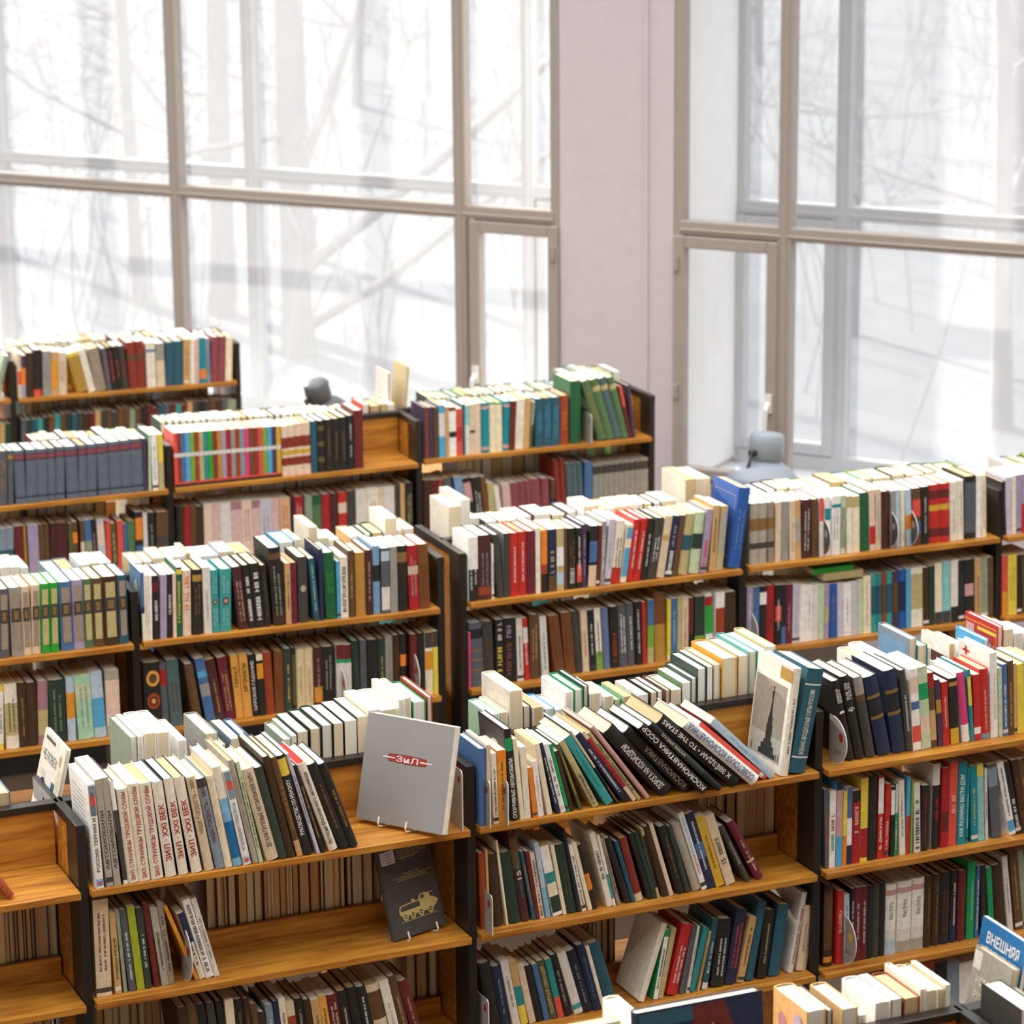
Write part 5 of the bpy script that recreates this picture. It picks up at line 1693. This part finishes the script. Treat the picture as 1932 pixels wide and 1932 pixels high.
4147 350 98 1990 1319 142 taupe P m:charcoal
*4394 350 180 2052 1385 180 black H
4592 350 111 1902 1337 163 petrol H
*4716 350 216 1947 1353 151 brick H b:0:.12:beige
*5076 350 131 2059 1452 167 black H
5221 350 124 2070 1427 164 pine H m:petrol
5358 350 71 2134 1422 140 khaki P b:.15:.9:black
*5512 350 178 2181 1544 158 darkbrown H
5729 350 112 2260 1435 164 peach P
*5971 350 233 2109 1424 163 black H m:bronze
6223 350 137 2082 1468 160 forest H
*6454 350 240 2122 1526 181 stone H b:0:1:stone
*6714 350 157 2441 1575 178 white P T:sky:ИСТОРИЯ_КОРАБЛЯ!0.48!0.93 m:dustypink:.2:.46:.5
*6887 350 252 2381 1559 174 navy P b:.4:.6:denim m:white
*7159 350 254 2236 1478 173 mustard P m:umber
*7465 350 281 2208 1432 181 beige P T:charcoal:15!0.3!0.37 m:charcoal:.4:.68:.4
*8073 350 155 1949 1344 264 charcoal H m:stone
*8408 350 231 2032 1397 274 burgundy H m:beige b:.3:.33:beige
#D2 1 r
5269 2530 319 2575 1725 0 tan H
5641 2530 320 2674 1782 0 umber P
6015 2530 322 2748 1908 0 tan H
6391 2530 323 2457 1646 0 brown H
6768 2530 324 2440 1686 0 tan P
7119 2530 298 2587 1799 0 umber H
7444 2530 218 2569 1850 0 tan H
7716 2530 245 2718 1888 0 ivory H
7989 2530 274 2696 1838 0 umber P
8290 2530 247 2541 1709 0 khaki H
8592 2530 314 2568 1797 0 black H
8950 2530 254 2620 1855 0 cream P
9237 2530 299 2715 1936 0 ivory H
9559 2530 256 2500 1691 0 tan H
9859 2530 254 2560 1764 0 white H
#D2 2 f
*424 450 329 1992 1374 91 black H
*765 450 254 1842 1291 88 navy H m:steel
*1087 450 216 1986 1286 105 pearl P m:taupe
*1329 450 204 1925 1253 109 tan P b:.3:.6:teal b:.0:.3:yellow
1571 450 187 1807 1209 117 beige P
1774 450 213 1706 1149 118 black H
2018 450 142 1730 1141 124 denim P
*2181 450 231 1786 1265 127 olive H T:khaki:ПОЛЯРНАЯ_АВИАЦИЯ!0.1!0.9
2425 450 171 1802 1168 127 teal P b:.0:.35:coral
*2630 450 190 1898 1296 133 black H m:stone
*2916 450 249 1923 1290 157 pearl P b:.08:.16:turquoise
*3183 450 289 1935 1323 157 ink H m:steel
*3492 450 232 2055 1400 149 navy H m:denim
3740 450 97 2005 1311 147 ivory P
*3906 450 319 2043 1443 163 petrol H
*4821 450 169 2265 1446 -181 ivory P s:plain
*5281 450 136 2005 1300 -106 emerald P b:.0:.9:white m:charcoal
5428 450 152 2020 1311 -117 khaki P
*5702 450 317 2054 1464 -133 red H m:white
6090 450 138 1965 1363 -118 slate H
6306 450 71 1947 1310 -99 pearl P m:red
*6387 450 184 1858 1264 -138 teal H
6642 450 60 1731 1124 -120 tan P m:charcoal
*6782 450 174 2044 1438 -97 petrol H b:0:.1:pearl m:white
*7067 450 413 1981 1417 -68 black H m:white
*7511 450 321 2204 1530 -93 navy H m:coral
*7869 450 211 1907 1228 -118 tan P m:umber
*8152 450 245 2322 1574 -101 petrol H m:teal
*8518 450 299 2010 1403 -70 black H m:khaki
*8885 450 343 2099 1430 -79 petrol H
*9491 450 163 2376 1691 -103 pearl H m:crimson
*9767 450 324 1925 1373 -73 beige H m:taupe
#D2 2 r
4025 2530 126 2498 1716 0 tan H
4172 2530 126 2711 1831 0 umber H
4319 2530 105 2505 1735 0 tan H
4446 2530 84 2695 1921 0 black P
4551 2530 148 2731 1825 0 tan H
4720 2530 191 2474 1699 0 umber H
4932 2530 191 2724 1850 0 darkbrown H
#D3 0 f
*865 450 226 2447 1666 132 black H o:white:.6:.36:.6 T:black:1!0.575!0.625 m:pearl:.72:.92:.4 m2
*1141 450 270 2533 1737 129 black H o:white:.6:.36:.6 T:black:2!0.575!0.625 m:pearl:.72:.92:.4 m2
*1473 450 283 2437 1734 115 charcoal H b:.78:1:grey b:.7:.78:umber
*1857 450 408 2404 1691 130 navy H b:.5:.72:ink b:.72:.76:bronze b:.46:.5:bronze
*2331 450 409 2481 1765 92 navy H b:.5:.72:ink b:.72:.76:bronze b:.46:.5:bronze
*2768 450 193 2435 1677 75 charcoal H m:pearl
*2971 450 250 2404 1538 48 white P b:.1:.3:coral b:.5:.6:denim b:.7:.9:peach
*3247 450 301 2432 1574 52 palegreen P b:.2:.4:peach b:.6:.8:emerald
3558 450 181 2222 1489 49 umber P b:.8:1:crimson b:.1:.5:tan
3784 450 162 1989 1285 54 plum P b:.5:.7:gold
3955 450 204 1896 1232 44 red P m:peach
*4193 450 270 1964 1282 42 black P b:.0:.24:mustard b:.88:.94:gold
*4593 450 253 2104 1457 76 white H b:0:1:hotpink b:.0:.25:white
4856 450 106 2153 1405 58 teal P b:.5:.9:yellow
*4970 450 212 1964 1328 33 red P b:.1:.2:white
*5211 450 287 2089 1420 39 red H m:peach b:.0:.08:steel
*5534 450 252 2527 1699 31 white H m:beige s:cross
5799 450 109 2056 1392 33 palegreen P
5932 450 165 2144 1445 37 denim P m:white
6106 450 175 2218 1506 29 umber P m:tan
6297 450 95 2116 1383 32 tan P
*6413 450 236 2077 1407 35 yellow P
6658 450 196 2147 1452 35 steel P
6862 450 196 2145 1381 34 white P
7066 450 234 2090 1396 33 rust P
#D3 0 r
2492 2530 341 2102 1479 0 white H
2858 2530 428 2207 1481 0 white H
*4018 2530 242 2568 1772 0 steel H S:landscape
4300 2530 330 2325 1578 0 teal H
4660 2530 87 2226 1507 0 white H
*5355 2530 222 2238 1565 0 white H S:portrait
5707 2530 234 2139 1513 0 white H
6524 2530 165 2215 1540 0 skyblue H S:plain
*6994 2530 178 2545 1782 0 red H S:guide
7223 2530 297 2411 1611 0 white P
7584 2530 310 2259 1611 0 white H
7944 2530 359 2160 1506 0 ivory H
#D3 1 f
141 350 113 2328 1565 19 slate P m:coral
263 350 188 2252 1496 0 white P m:red:.48:.74:.5 m:emerald:.22:.46:.5
*473 350 200 2489 1637 0 skyblue P b:.35:.9:dustypink b:.9:1:navy
689 350 120 2172 1405 0 orange P b:.4:1:yellow
817 350 156 2276 1478 0 white P b:.0:.25:navy b:.6:1:denim
*995 350 234 2146 1382 0 crimson P m:peach:.42:.82:.5 b:.84:1:black
*1252 350 223 2481 1580 0 yellow P b:.05:.4:crimson
*1497 350 302 2479 1738 0 black H m:charcoal
1817 350 168 2437 1576 0 red P b:.55:.98:white T:white:В._ДИКУЛЬ!0.12!0.52
2002 350 164 2184 1466 -15 red P m:peach:.1:.55:.4
2227 350 124 2081 1323 0 black P b:.6:.95:white
2368 350 76 2141 1446 0 emerald P m:pearl:.1:.5:.6 b:.6:1:pearl
*2543 350 181 2228 1483 24 ivory P m:taupe
2735 350 113 2284 1545 0 skyblue P b:.0:.5:red
2882 350 57 2164 1461 0 leaf P
3018 350 202 2074 1401 20 pearl P m:charcoal:.05:.75:.6
*3229 350 233 1960 1294 0 black P m:crimson
*3587 350 240 2536 1706 0 pearl H b:0:.75:black m:red:.3:.6:.4
*3884 350 229 2371 1584 0 crimson P b:.2:.45:maroon
*4130 350 258 2502 1605 0 coral P m:peach:.4:.62:.45
*4417 350 270 2472 1600 0 tealblue P T:white:КАК_РАЗУМНО_ВЕСТИ_ДОМ!0.1!0.85
4705 350 71 2252 1496 0 tealblue P m:white
*4907 350 214 2298 1512 31 tealblue P m:yellow
5138 350 208 2316 1512 32 aqua P T:mint:В_АПТЕКЕ!0.1!0.6 b:.85:1:yellow
5376 350 86 2164 1465 30 pearl P m:crimson
*5614 350 308 2267 1501 68 slate P b:.7:.95:steel
*6185 350 216 2315 1504 130 white P b:.05:.2:skyblue m:charcoal
6419 350 175 2307 1489 131 black P m:white:.05:.5:.5
*6606 350 182 2305 1552 113 darkbrown P m:rust
6800 350 194 2299 1507 110 umber P m:tan
7006 350 231 2321 1554 110 black P
#D3 2 f
*213 450 279 2462 1697 0 darkbrown H b:.05:.12:amber b:.2:.9:umber
*616 450 199 2215 1423 0 red P m:beige:.4:.75:.5
874 450 172 2068 1362 14 paleblue P m:steel
1053 450 127 2212 1485 0 black P m:pearl
1188 450 203 2219 1424 0 burgundy P m:pearl
1403 450 181 2207 1479 0 maroon P m:pearl
1600 450 179 2195 1574 0 ink H
*1787 450 219 2219 1579 0 charcoal H
2013 450 170 2212 1576 0 black H
*2207 450 342 2123 1428 0 white H b:.0:.22:paleblue b:.22:.35:pearl T:sage:Макс_Вебер!0.5!0.75 b:.84:.92:dustypink
*2594 450 457 2138 1503 0 white H b:.0:.16:stone b:.16:.33:pearl T:sage:Макс_Вебер!0.5!0.75 b:.84:.92:dustypink
*3080 450 385 2162 1544 0 white H b:.0:.16:stone b:.16:.33:pearl T:sage:Макс_Вебер!0.5!0.75 b:.84:.92:dustypink
*3487 450 242 2172 1465 0 darkbrown H m:bronze
*3752 450 237 2180 1494 0 darkbrown H m:bronze
*4006 450 324 2188 1499 0 black H m:umber
*4353 450 197 2186 1525 0 black H b:.0:.3:navy m:pearl
*4597 450 256 2144 1486 0 maroon H m:rust
*4911 450 268 2369 1647 0 emerald H m:mint
5191 450 100 2207 1478 0 denim P m:white
5402 450 175 2201 1395 27 black P m:umber
5689 450 168 2104 1339 53 emerald P
*5924 450 333 2135 1448 68 darkbrown H
*6318 450 176 2374 1518 74 pearl P m:stone
*6572 450 255 2436 1551 71 umber P m:tan
6839 450 196 2446 1660 71 sage P
7047 450 206 2439 1642 72 maroon P
#D3 3 f
1901 500 276 2517 1605 14 sage P
2188 500 505 2545 1671 15 black P
2705 500 335 2664 1720 15 white P
3051 500 451 2602 1687 16 darkbrown P
3514 500 454 2519 1637 17 rust P
3979 500 398 2435 1616 18 black P
4388 500 399 2362 1560 18 steel P
4798 500 459 2288 1488 19 white P
5269 500 472 2257 1450 20 maroon P
#E0 0 r
*2853 2530 347 2459 1745 0 ivory H
*6675 2530 447 2131 1489 0 tan H S:art
7141 2530 143 2083 1413 0 umber H
*7508 2530 370 2035 1438 0 tan H
7902 2530 165 1828 1311 0 white H
*8287 2530 373 2028 1459 0 white H
8679 2530 242 2034 1446 0 pine P
*8971 2530 377 2000 1437 0 rust H
*9362 2530 155 2143 1509 0 ivory H
9531 2530 274 2074 1476 0 ivory H
9812 2530 139 2062 1473 0 khaki H
9970 2530 114 2131 1425 0 ivory P
'''
key = None; idx = 0
for ln in BOOKS.strip().split('\n'):
    if ln[0] == '#':
        a = ln[1:].split(); key = (a[0], int(a[1]), a[2]); idx = 0; continue
    make_book(key, idx, ln); idx += 1
far = FAR.build('distant_books') if FAR.f else None  # includes unseen rear books added low in the near row to block sun
if far: tag(far, 'all the smaller books packed on the rows of shelves behind', 'books', None, 'stuff')
for M, w, h, tl in FT:
    for q in tl: spine_title(q, w, h, far, M)
# ------------------------------------------------------------------ display books, stands, bookends, lamps
def frame_matrix(anchor, yd, phi, roll=0.0):
    """anchor: bottom corner; yd: horizontal direction of local y; the x=0 board faces the viewer and leans back by phi"""
    yd = Vector((yd[0], yd[1], 0)).normalized(); xd = Vector((yd.y, -yd.x, 0)); zd = Vector((0, 0, 1))
    c, s = math.cos(phi), math.sin(phi); x2 = xd * c - zd * s; z2 = zd * c + xd * s
    M = Matrix(((x2.x, yd.x, z2.x, anchor[0]), (x2.y, yd.y, z2.y, anchor[1]), (x2.z, yd.z, z2.z, anchor[2]), (0, 0, 0, 1)))
    return M @ Matrix.Rotation(roll, 4, 'X')
def loose_book(M, w, h, d, kind, col, label, flip=False, bands=(), boards=None, pg=1, mats=None, group=None):
    cv, pb = book_geo(w, h, d, kind, col, list(bands), boards, flip, PAGES[pg])
    if mats: cv.mats = [mats for _ in cv.mats]
    root = D.objects.new('hardback_book' if kind == 'H' else 'paperback_book', None); C.objects.link(root); root.matrix_world = M; root.empty_display_size = .05
    tag(root, label, 'book', group); cv.build('cover', root); pb.build('page_block', root); return root
def easel(M, half, label, y0):
    """white wire display stand: two feet with hooks in front, a back loop"""
    r = D.objects.new('display_stand', None); C.objects.link(r); r.matrix_world = M; tag(r, label, 'display stand', 'white wire book stands')
    for s in (-1, 1):
        y = y0 + s * half; q = MB()
        q.tube([(-.016, y, .018), (-.018, y, .0), (-.012, y, -.008), (.03, y, -.008), (.045, y, .0), (.05, y, .12)], .0024, WHT, 8); q.build('hook', r)
    q = MB(); q.tube([(.05, y0 - half, .12), (.05, y0, .135), (.05, y0 + half, .12)], .0024, WHT, 8); q.build('back_loop', r)
    return r
# silver album, turned to the left and leaning back on its stand
M = frame_matrix((2.694, 6.735, Z0 + .014), (-.157, .211), math.radians(15))
W, H, DP = .030, .280, .268
alb = loose_book(M, W, H, DP, 'H', 'ivory', 'large silver hardback with red emblem, displayed facing out on a white wire stand', pg=0)
fn = lambda k: (lambda u, v: (-.0005 - .0003 * k, DP * (1 - u), v * H))
q = MB(); rect(q, .0, .985, .002, .998, SILV, fn(0)); fcv = q.build('front_cover', alb)
em = MB(); mt = plain('emblem_red', 'A8302C', .45); lt = plain('emblem_line', 'D8D0CC', .4); dk = plain('emblem_edge', '6E2A28', .45)
hexa = lambda a, b, c, e, z: [(a, z), (b, z + c), (e - (b - a), z + c), (e, z), (e - (b - a), z - c), (b, z - c)]
em.poly([fn(1)(u, v) for u, v in [(.27, .62), (.29, .655), (.50, .663), (.71, .655), (.73, .62), (.71, .585), (.50, .577), (.29, .585)]], dk)
em.poly([fn(2)(u, v) for u, v in [(.278, .62), (.296, .65), (.50, .657), (.704, .65), (.722, .62), (.704, .59), (.50, .583), (.296, .59)]], mt)
for a, b in ((.215, .36), (.64, .785)):
    em.poly([fn(3)(u, v) for u, v in [(a, .62), (a + .012, .628), (b, .626), (b, .614), (a + .012, .612)]], lt)
em.build('cover_emblem', fcv)
text('ЗиЛ', fitter(lambda u, v, DP=DP, H=H: (-.0019, DP * .625 - u, H * .591 + v), DP * .25, H * .058), lt, fcv, 'emblem_letters', True)
easel(M, .042, 'white wire stand holding the large silver album', DP * .55)
# dark manual on the shelf below
M = frame_matrix((2.748, 6.862, Z0 - STEP + .014), (-.975, -.2), math.radians(14), math.radians(-4))
W, H, DP = .022, .243, .165
man = loose_book(M, W, H, DP, 'H', 'charcoal', 'dark grey manual with gold vehicle drawing, displayed on a white wire stand', flip=True, pg=2)
fn = lambda k: (lambda u, v: (-.0005 - .0003 * k, DP * (1 - u), v * H)); gold = plain('gold_print', 'C2AE6E', .4)
q = MB(); rect(q, .06, .32, .82, .965, cov('lavender'), fn(0))
for i in range(4): rect(q, .12 + .03 * (i % 2), .28 - .03 * (i % 2), .93 - i * .03, .937 - i * .03, cov('slate'), fn(1))
q.build('shelf_mark_label', man)
q = MB()
for v, a, b in ((.93, .36, .9), (.905, .36, .92), (.88, .36, .92), (.855, .3, .8), (.84, .4, .7)): rect(q, a, b, v, v + .005, gold, fn(0))
q.build('gold_lines', man)
for i, s in enumerate(('РУКОВОДСТВО', 'ПО ТЕХНИЧЕСКОМУ ИСПОЛЬЗОВАНИЮ', 'БРОНЕТРАНСПОРТЕРА')):
    L_ = (.3, .72, .56)[i] * DP; v = .665 - i * .03
    text(s, fitter((lambda L_, v, DP=DP, H=H: (lambda u, t: (-.0008, DP * .43 + L_ / 2 - u, H * v + t)))(L_, v), L_, H * .02), gold, man, 'title')
ap = MB(); f1 = fn(0); f2 = fn(1)
ap.poly([f1(*p) for p in [(.2, .30), (.23, .345), (.5, .36), (.86, .345), (.95, .30), (.9, .25), (.8, .215), (.25, .225), (.2, .26)]], gold)
ap.poly([f2(*p) for p in [(.225, .3), (.25, .335), (.5, .347), (.6, .34), (.6, .285), (.24, .28)]], cov('charcoal'))
ap.poly([f1(*p) for p in [(.58, .35), (.62, .405), (.72, .415), (.8, .39), (.82, .345)]], gold); ap.poly([f2(*p) for p in [(.62, .36), (.645, .395), (.7, .4), (.7, .36)]], cov('charcoal')); ap.poly([f1(*p) for p in [(.45, .35), (.46, .38), (.51, .385), (.53, .35)]], gold)
rect(ap, .76, .87, .395, .403, gold, f1)
for u in (.3, .44, .6, .78): ell(ap, u, .22, .052, .045, gold, f2); ell(ap, u, .22, .03, .026, cov('charcoal'), fn(2)); ell(ap, u, .22, .014, .012, gold, fn(3))
rect(ap, .2, .9, .165, .17, gold, f1); ap.build('vehicle_drawing', man)
easel(M, .045, 'white wire stand holding the dark grey manual', DP * .5)
# magazine-like book leaning behind the empty left shelf
M = baymat('D0') @ Matrix.Translation((.985, .253, Z0 + .0005)) @ Matrix.Rotation(math.radians(14), 4, 'Y')
W, H, DP = .012, .296, .2
bk = loose_book(M, W, H, DP, 'H', 'ivory', 'tall cream book with a blue disc on its cover, leaning behind nearly empty left shelf', flip=True, pg=0)
fn = lambda k: (lambda u, v: (-.0005 - .0003 * k, DP * (1 - u), v * H))
q = MB(); rect(q, .12, .55, .93, .96, cov('charcoal'), fn(0)); ell(q, .3, .52, .13, .085, cov('navy'), fn(0)); rect(q, .56, .72, .42, .53, cov('maroon'), fn(0)); rect(q, .66, .8, .5, .64, cov('petrol'), fn(1)); ell(q, .88, .68, .07, .12, cov('sand'), fn(0)); ell(q, .85, .86, .06, .05, cov('tan'), fn(0))
for i in range(5): rect(q, .1, .4, .66 - i * .012, .663 - i * .012, cov('taupe'), fn(0))
q.build('cover_picture', bk)
text('ЧЕЛОВЕК', fitter(lambda u, v, DP=DP, H=H: (-.001, DP * .9 - u, H * .76 + v), DP * .66, H * .085), cov('slate'), bk, 'cover_title')
# nearest bookcase: two big albums facing out, and the books beyond its post
for x0, wd_, hh, col, lab, md in ((.215, .28, .345, 'navy', 'big blue and maroon album with gold star, standing face out nearest the viewer', 0), (-.10, .285, .338, 'cream', 'big cream hardback standing face out beside the blue and maroon album', 1)):
    M = frame_matrix(tuple((baymat('E0') @ Vector((x0 + wd_, .085, Z0 + .001)))), (-1, 0), math.radians(7))
    a = loose_book(M, .03, hh, wd_, 'H', col, lab, flip=True, pg=1)
    if md == 0:
        fn = lambda k: (lambda u, v: (-.0005 - .0003 * k, .28 * (1 - u), v * .345)); q = MB()
        q.poly([fn(0)(*p) for p in [(.45, 0), (.45, .985), (.7, .985), (.98, .3), (.98, 0)]], cov('maroon')); rect(q, .03, .45, .9, .985, cov('petrol'), fn(0)); q.build('cover_panel', a)
        q = MB(); q.poly([fn(1)(.6 + (.07 if i % 2 == 0 else .028) * math.cos(i * .628 + 1.57), .8 + (.07 if i % 2 == 0 else .028) * math.sin(i * .628 + 1.57)) for i in range(10)], gold); q.build('gold_star', a)
for x, w_, h_, d_, col, bd, lab, lean in ((.002, .045, .235, .16, 'white', 'black', 'white-spined book with black cover beside the nearest black post', 0), (.05, .03, .215, .15, 'stone', None, 'stone-coloured book second from the nearest black post', 0), (.083, .035, .2, .15, 'beige', None, 'beige book third from the nearest black post', 0), (.122, .04, .21, .15, 'white', None, 'white book fourth from the nearest black post', 0)):
    loose_book(baymat('E1') @ Matrix.Translation((x, .03, Z0 + .0005)), w_, h_, d_, 'H', col, lab, boards=bd, pg=0)
M = baymat('E1') @ Matrix.Translation((.106, .253, Z0 + .0005)) @ Matrix.Rotation(math.radians(10), 4, 'Y')
bk = loose_book(M, .012, .275, .175, 'P', 'blue', 'blue and cream book with white cover title leaning at lower right edge', flip=True, bands=(), pg=0)
q = MB(); q.poly([(-.0005, 0, 0), (-.0005, .175, 0), (-.0005, .175, .1), (-.0005, 0, .1)], cov('cream')); q.build('cover_panel', bk)
for i, s in enumerate(('ВНЕШНЯЯ', 'ПОЛИТИКА')): text(s, fitter((lambda i: (lambda u, v: (-.0008, .145 - u, .225 - i * .034 + v)))(i), .125, .026), cov('white'), bk, 'cover_title', True)
M = baymat('E1') @ Matrix.Translation((.082, .253, Z0 + .0005)) @ Matrix.Rotation(math.radians(10), 4, 'Y')
bk = loose_book(M, .018, .222, .15, 'H', 'stone', 'grey book with pale lettering, in front of the blue and cream book', flip=True, pg=1)
q = MB(); q.poly([(-.0005, .145, .175), (-.0005, .115, .175), (-.0005, .115, .215), (-.0005, .145, .215)], cov('ivory')); q.build('shelf_mark_label', bk)
for i, s in enumerate(('ИСТОРИЯ', 'РУССКО-', 'ЯПОНСКОЙ', 'ВОЙНЫ')): text(s, fitter((lambda i: (lambda u, v: (-.0008, .125 - u, .145 - i * .033 + v)))(i), .09, .018), cov('ivory'), bk, 'cover_title', True)
# two books lying flat on top of the row before the grey lamp
for x, z, L_, th_, dd, col, lab in ((.298, .979, .155, .027, .12, 'khaki', 'cream book lying flat across the white books, second shelf before grey lamp'), (.256, 1.007, .16, .02, .12, 'leafgreen', 'green book lying flat on the cream one, second shelf before grey lamp')):
    loose_book(baymat('C3') @ Matrix.Translation((x + L_, .03, z)) @ Matrix.Rotation(math.radians(-90), 4, 'Y') @ Matrix.Translation((0, 0, 0)), th_, L_, dd, 'P', col, lab, pg=1)
# bookends
def bookend(k, lv, x, h, kind, label, dot=REDM, mat=GREYM, yf=-.016, yb=.08):
    r = D.objects.new('bookend', None); C.objects.link(r); r.matrix_world = baymat(k) @ Matrix.Translation((x, 0, Z0 - STEP * lv)); tag(r, label, 'bookend', 'metal bookends on the shelves')
    P = []
    if kind == 'rect':
        c = .012; P = [(yb, 0.0), (yf, 0.0), (yf, h - c)] + [(yf + c - c * math.cos(a), h - c + c * math.sin(a)) for a in (.4, .8, 1.2)] + [(yf + c, h), (yb, h)]
    else:
        P = [(yb, h), (yb, 0.0)] + [(yf + .075 - .075 * math.sin(a), h / 2 - math.cos(a) * h / 2) for a in [i * math.pi / 14 for i in range(15)]]
    q = MB(); q.prism(P, 0, .0016, mat, 'x'); pl_ = q.build('plate', r)
    e = MB(); e.tube([(.0008, a, b) for a, b in P[1:-1]] if kind == 'rect' else [(.0008, a, b) for a, b in P[2:]], .0014, WHT if mat is DARKM or kind != 'rect' else WHT, 6); e.build('rim', pl_)
    q = MB(); q.box(0, .012, yb - .03, yb, .0, .0003, mat); q.build('base_plate', r)
    q = MB(); cy, cz, rr = (yf + .022, h - .028, .0085) if kind == 'rect' else (yf + .032, h * .62, .011)
    q.poly([(-.0004, cy + rr * math.cos(i * .524), cz + rr * 1.25 * math.sin(i * .524)) for i in range(12)], dot); q.build('sticker', pl_)
    if kind != 'rect':
        q = MB()
        for z in (h * .3, h * .25): q.poly([(-.0004, yf + .03, z), (-.0004, yf + .065, z), (-.0004, yf + .065, z + .002), (-.0004, yf + .03, z + .002)], cov('charcoal'))
        q.build('printed_text', pl_)
bookend('D2', 0, .021, .128, 'rect', 'grey rectangular bookend with red dot, closer to the post, beside the red-lettered car books')
bookend('D2', 0, .0725, .118, 'rect', 'grey rectangular bookend with red dot, beside the amber paperback')
bookend('D2', 1, .024, .11, 'rect', 'grey rectangular bookend with red dot, one shelf below the other pair')
bookend('D2', 2, .010, .118, 'rect', 'grey rectangular bookend with red dot, lowest of those on one post')
bookend('D1', 0, .992, .165, 'rect', 'grey bookend half hidden behind the silver album', yf=.0)
bookend('D3', 0, .045, .135, 'round', 'rounded grey bookend with red dot beside two black numbered books')
bookend('D3', 2, .088, .145, 'round', 'rounded grey bookend with yellow dot beside the red book', YELM)
bookend('D1', 1, .245, .145, 'round', 'rounded grey bookend with red dot between slanting thin books')
bookend('C1', 1, .660, .13, 'round', 'thin grey bookend by white and maroon books under the turquoise pair')
bookend('C1', 1, .912, .15, 'round', 'thin grey bookend by dark books near the doubled black posts')
bookend('C3', 0, .297, .135, 'round', 'dark round bookend with white rim, first of three before grey lamp', GREYM, DARKM)
bookend('C3', 0, .562, .135, 'round', 'dark round bookend with white rim, second of three before grey lamp', GREYM, DARKM)
bookend('C3', 0, .640, .13, 'round', 'dark round bookend with white rim, third of three before grey lamp', GREYM, DARKM)
bookend('C3', 1, .022, .13, 'round', 'grey rounded bookend at the post end of the shelf before grey lamp', GREYM)
bookend('B2', 0, .714, .122, 'rect', 'pale rectangular bookend beside tall green volumes before the pillar', cov('leafgreen'))
# reading tables at the windows, each with a lamp
def table(x, y, rz, label):
    r = empty('reading_table', (x, y, 0), rz, label, 'table', 'reading tables by the windows')
    q = MB(); q.box(-.5, .5, -.3, .3, .715, .745, WOOD); bevel(q.build('table_top', r), .003)
    for sx_ in (-1, 1):
        for sy_ in (-1, 1): q = MB(); q.box(sx_ * .46 - .02, sx_ * .46 + .02, sy_ * .26 - .02, sy_ * .26 + .02, 0, .715, BLK); q.build('leg', r)
def lamp(pos, tilt, az, mat, label, sc=1.0):
    r = D.objects.new('desk_lamp', None); C.objects.link(r); r.location = (pos[0], pos[1], .745); tag(r, label, 'lamp', 'desk lamps on the reading tables')
    h = pos[2] - .745; M = Matrix.Translation((0, 0, h)) @ Matrix.Rotation(az, 4, 'Z') @ Matrix.Rotation(tilt, 4, 'Y') @ Matrix.Scale(sc, 4)
    q = MB(); q.lathe([(0, .04), (.03, .04), (.052, .036), (.059, .028), (.062, .0), (.062, -.045), (.056, -.055), (.05, -.06)], mat, 40, M); cap = q.build('lamp_cap', r, True)
    q = MB(); q.lathe([(.05, -.058), (.066, -.066), (.095, -.085), (.12, -.115), (.135, -.15), (.133, -.15), (.115, -.115), (.09, -.088), (.05, -.066)], mat, 40, M); shd = q.build('lamp_shade', r, True)
    q = MB(); q.lathe([(0, -.075), (.02, -.08), (.028, -.1), (.02, -.122), (0, -.13)], WHT, 20, M); q.build('bulb', shd, True)
    c = M @ Vector((-.062, 0, -.03)); q = MB(); q.tube([c, M @ Vector((-.085, 0, -.03))], [.012, .015], BLK, 12); q.build('knob', cap, True)
    c = M @ Vector((.062, 0, .0)); q = MB(); q.tube([c, M @ Vector((.075, 0, .0))], .009, BLK, 10); q.build('screw', cap, True)
    c = M @ Vector((-.08, 0, -.03)); q = MB(); q.tube([c, c + Vector((-.02, .0, -.07)), c + Vector((-.1, .06, -.16)), Vector((c.x - .08, c.y + .1, .03))], .007, BLK, 10); q.build('lamp_arm', r, True)
    q = MB(); q.lathe([(0, .0), (.08, .0), (.08, .018), (.03, .03), (0, .03)], mat, 32, Matrix.Translation((c.x - .08, c.y + .1, 0))); q.build('base', r, True)
table(5.55, 10.25, math.radians(-51), 'oak reading table behind the middle row, under the large grey lamp')
lamp((5.455, 10.145, 1.128), math.radians(7), math.radians(24), LAMPG, 'grey desk lamp with flared shade at the right-hand window', 1.14)
table(4.30, 12.02, math.radians(-51), 'oak reading table behind the second row, under the dark grey lamp')
lamp((4.215, 11.93, 1.12), math.radians(-18), math.radians(24), LAMPD, 'dark grey desk lamp top showing above the second row of books', .9)

for x, h_, ln, d_, col, lab in ((-.062, .305, 2.5, .15, 'pearl', 'thin grey upright book rising behind the empty corner of the second row'), (.004, .325, 5.0, .16, 'sand', 'thin cream upright book leaning behind the second row, beside the grey one')):
    loose_book(baymat('B2') @ Matrix.Translation((x, .27, Z0 + .001)) @ Matrix.Rotation(math.radians(ln), 4, 'Y'), .011, h_, d_, 'H', col, lab, flip=True, pg=1)

flush_texts()
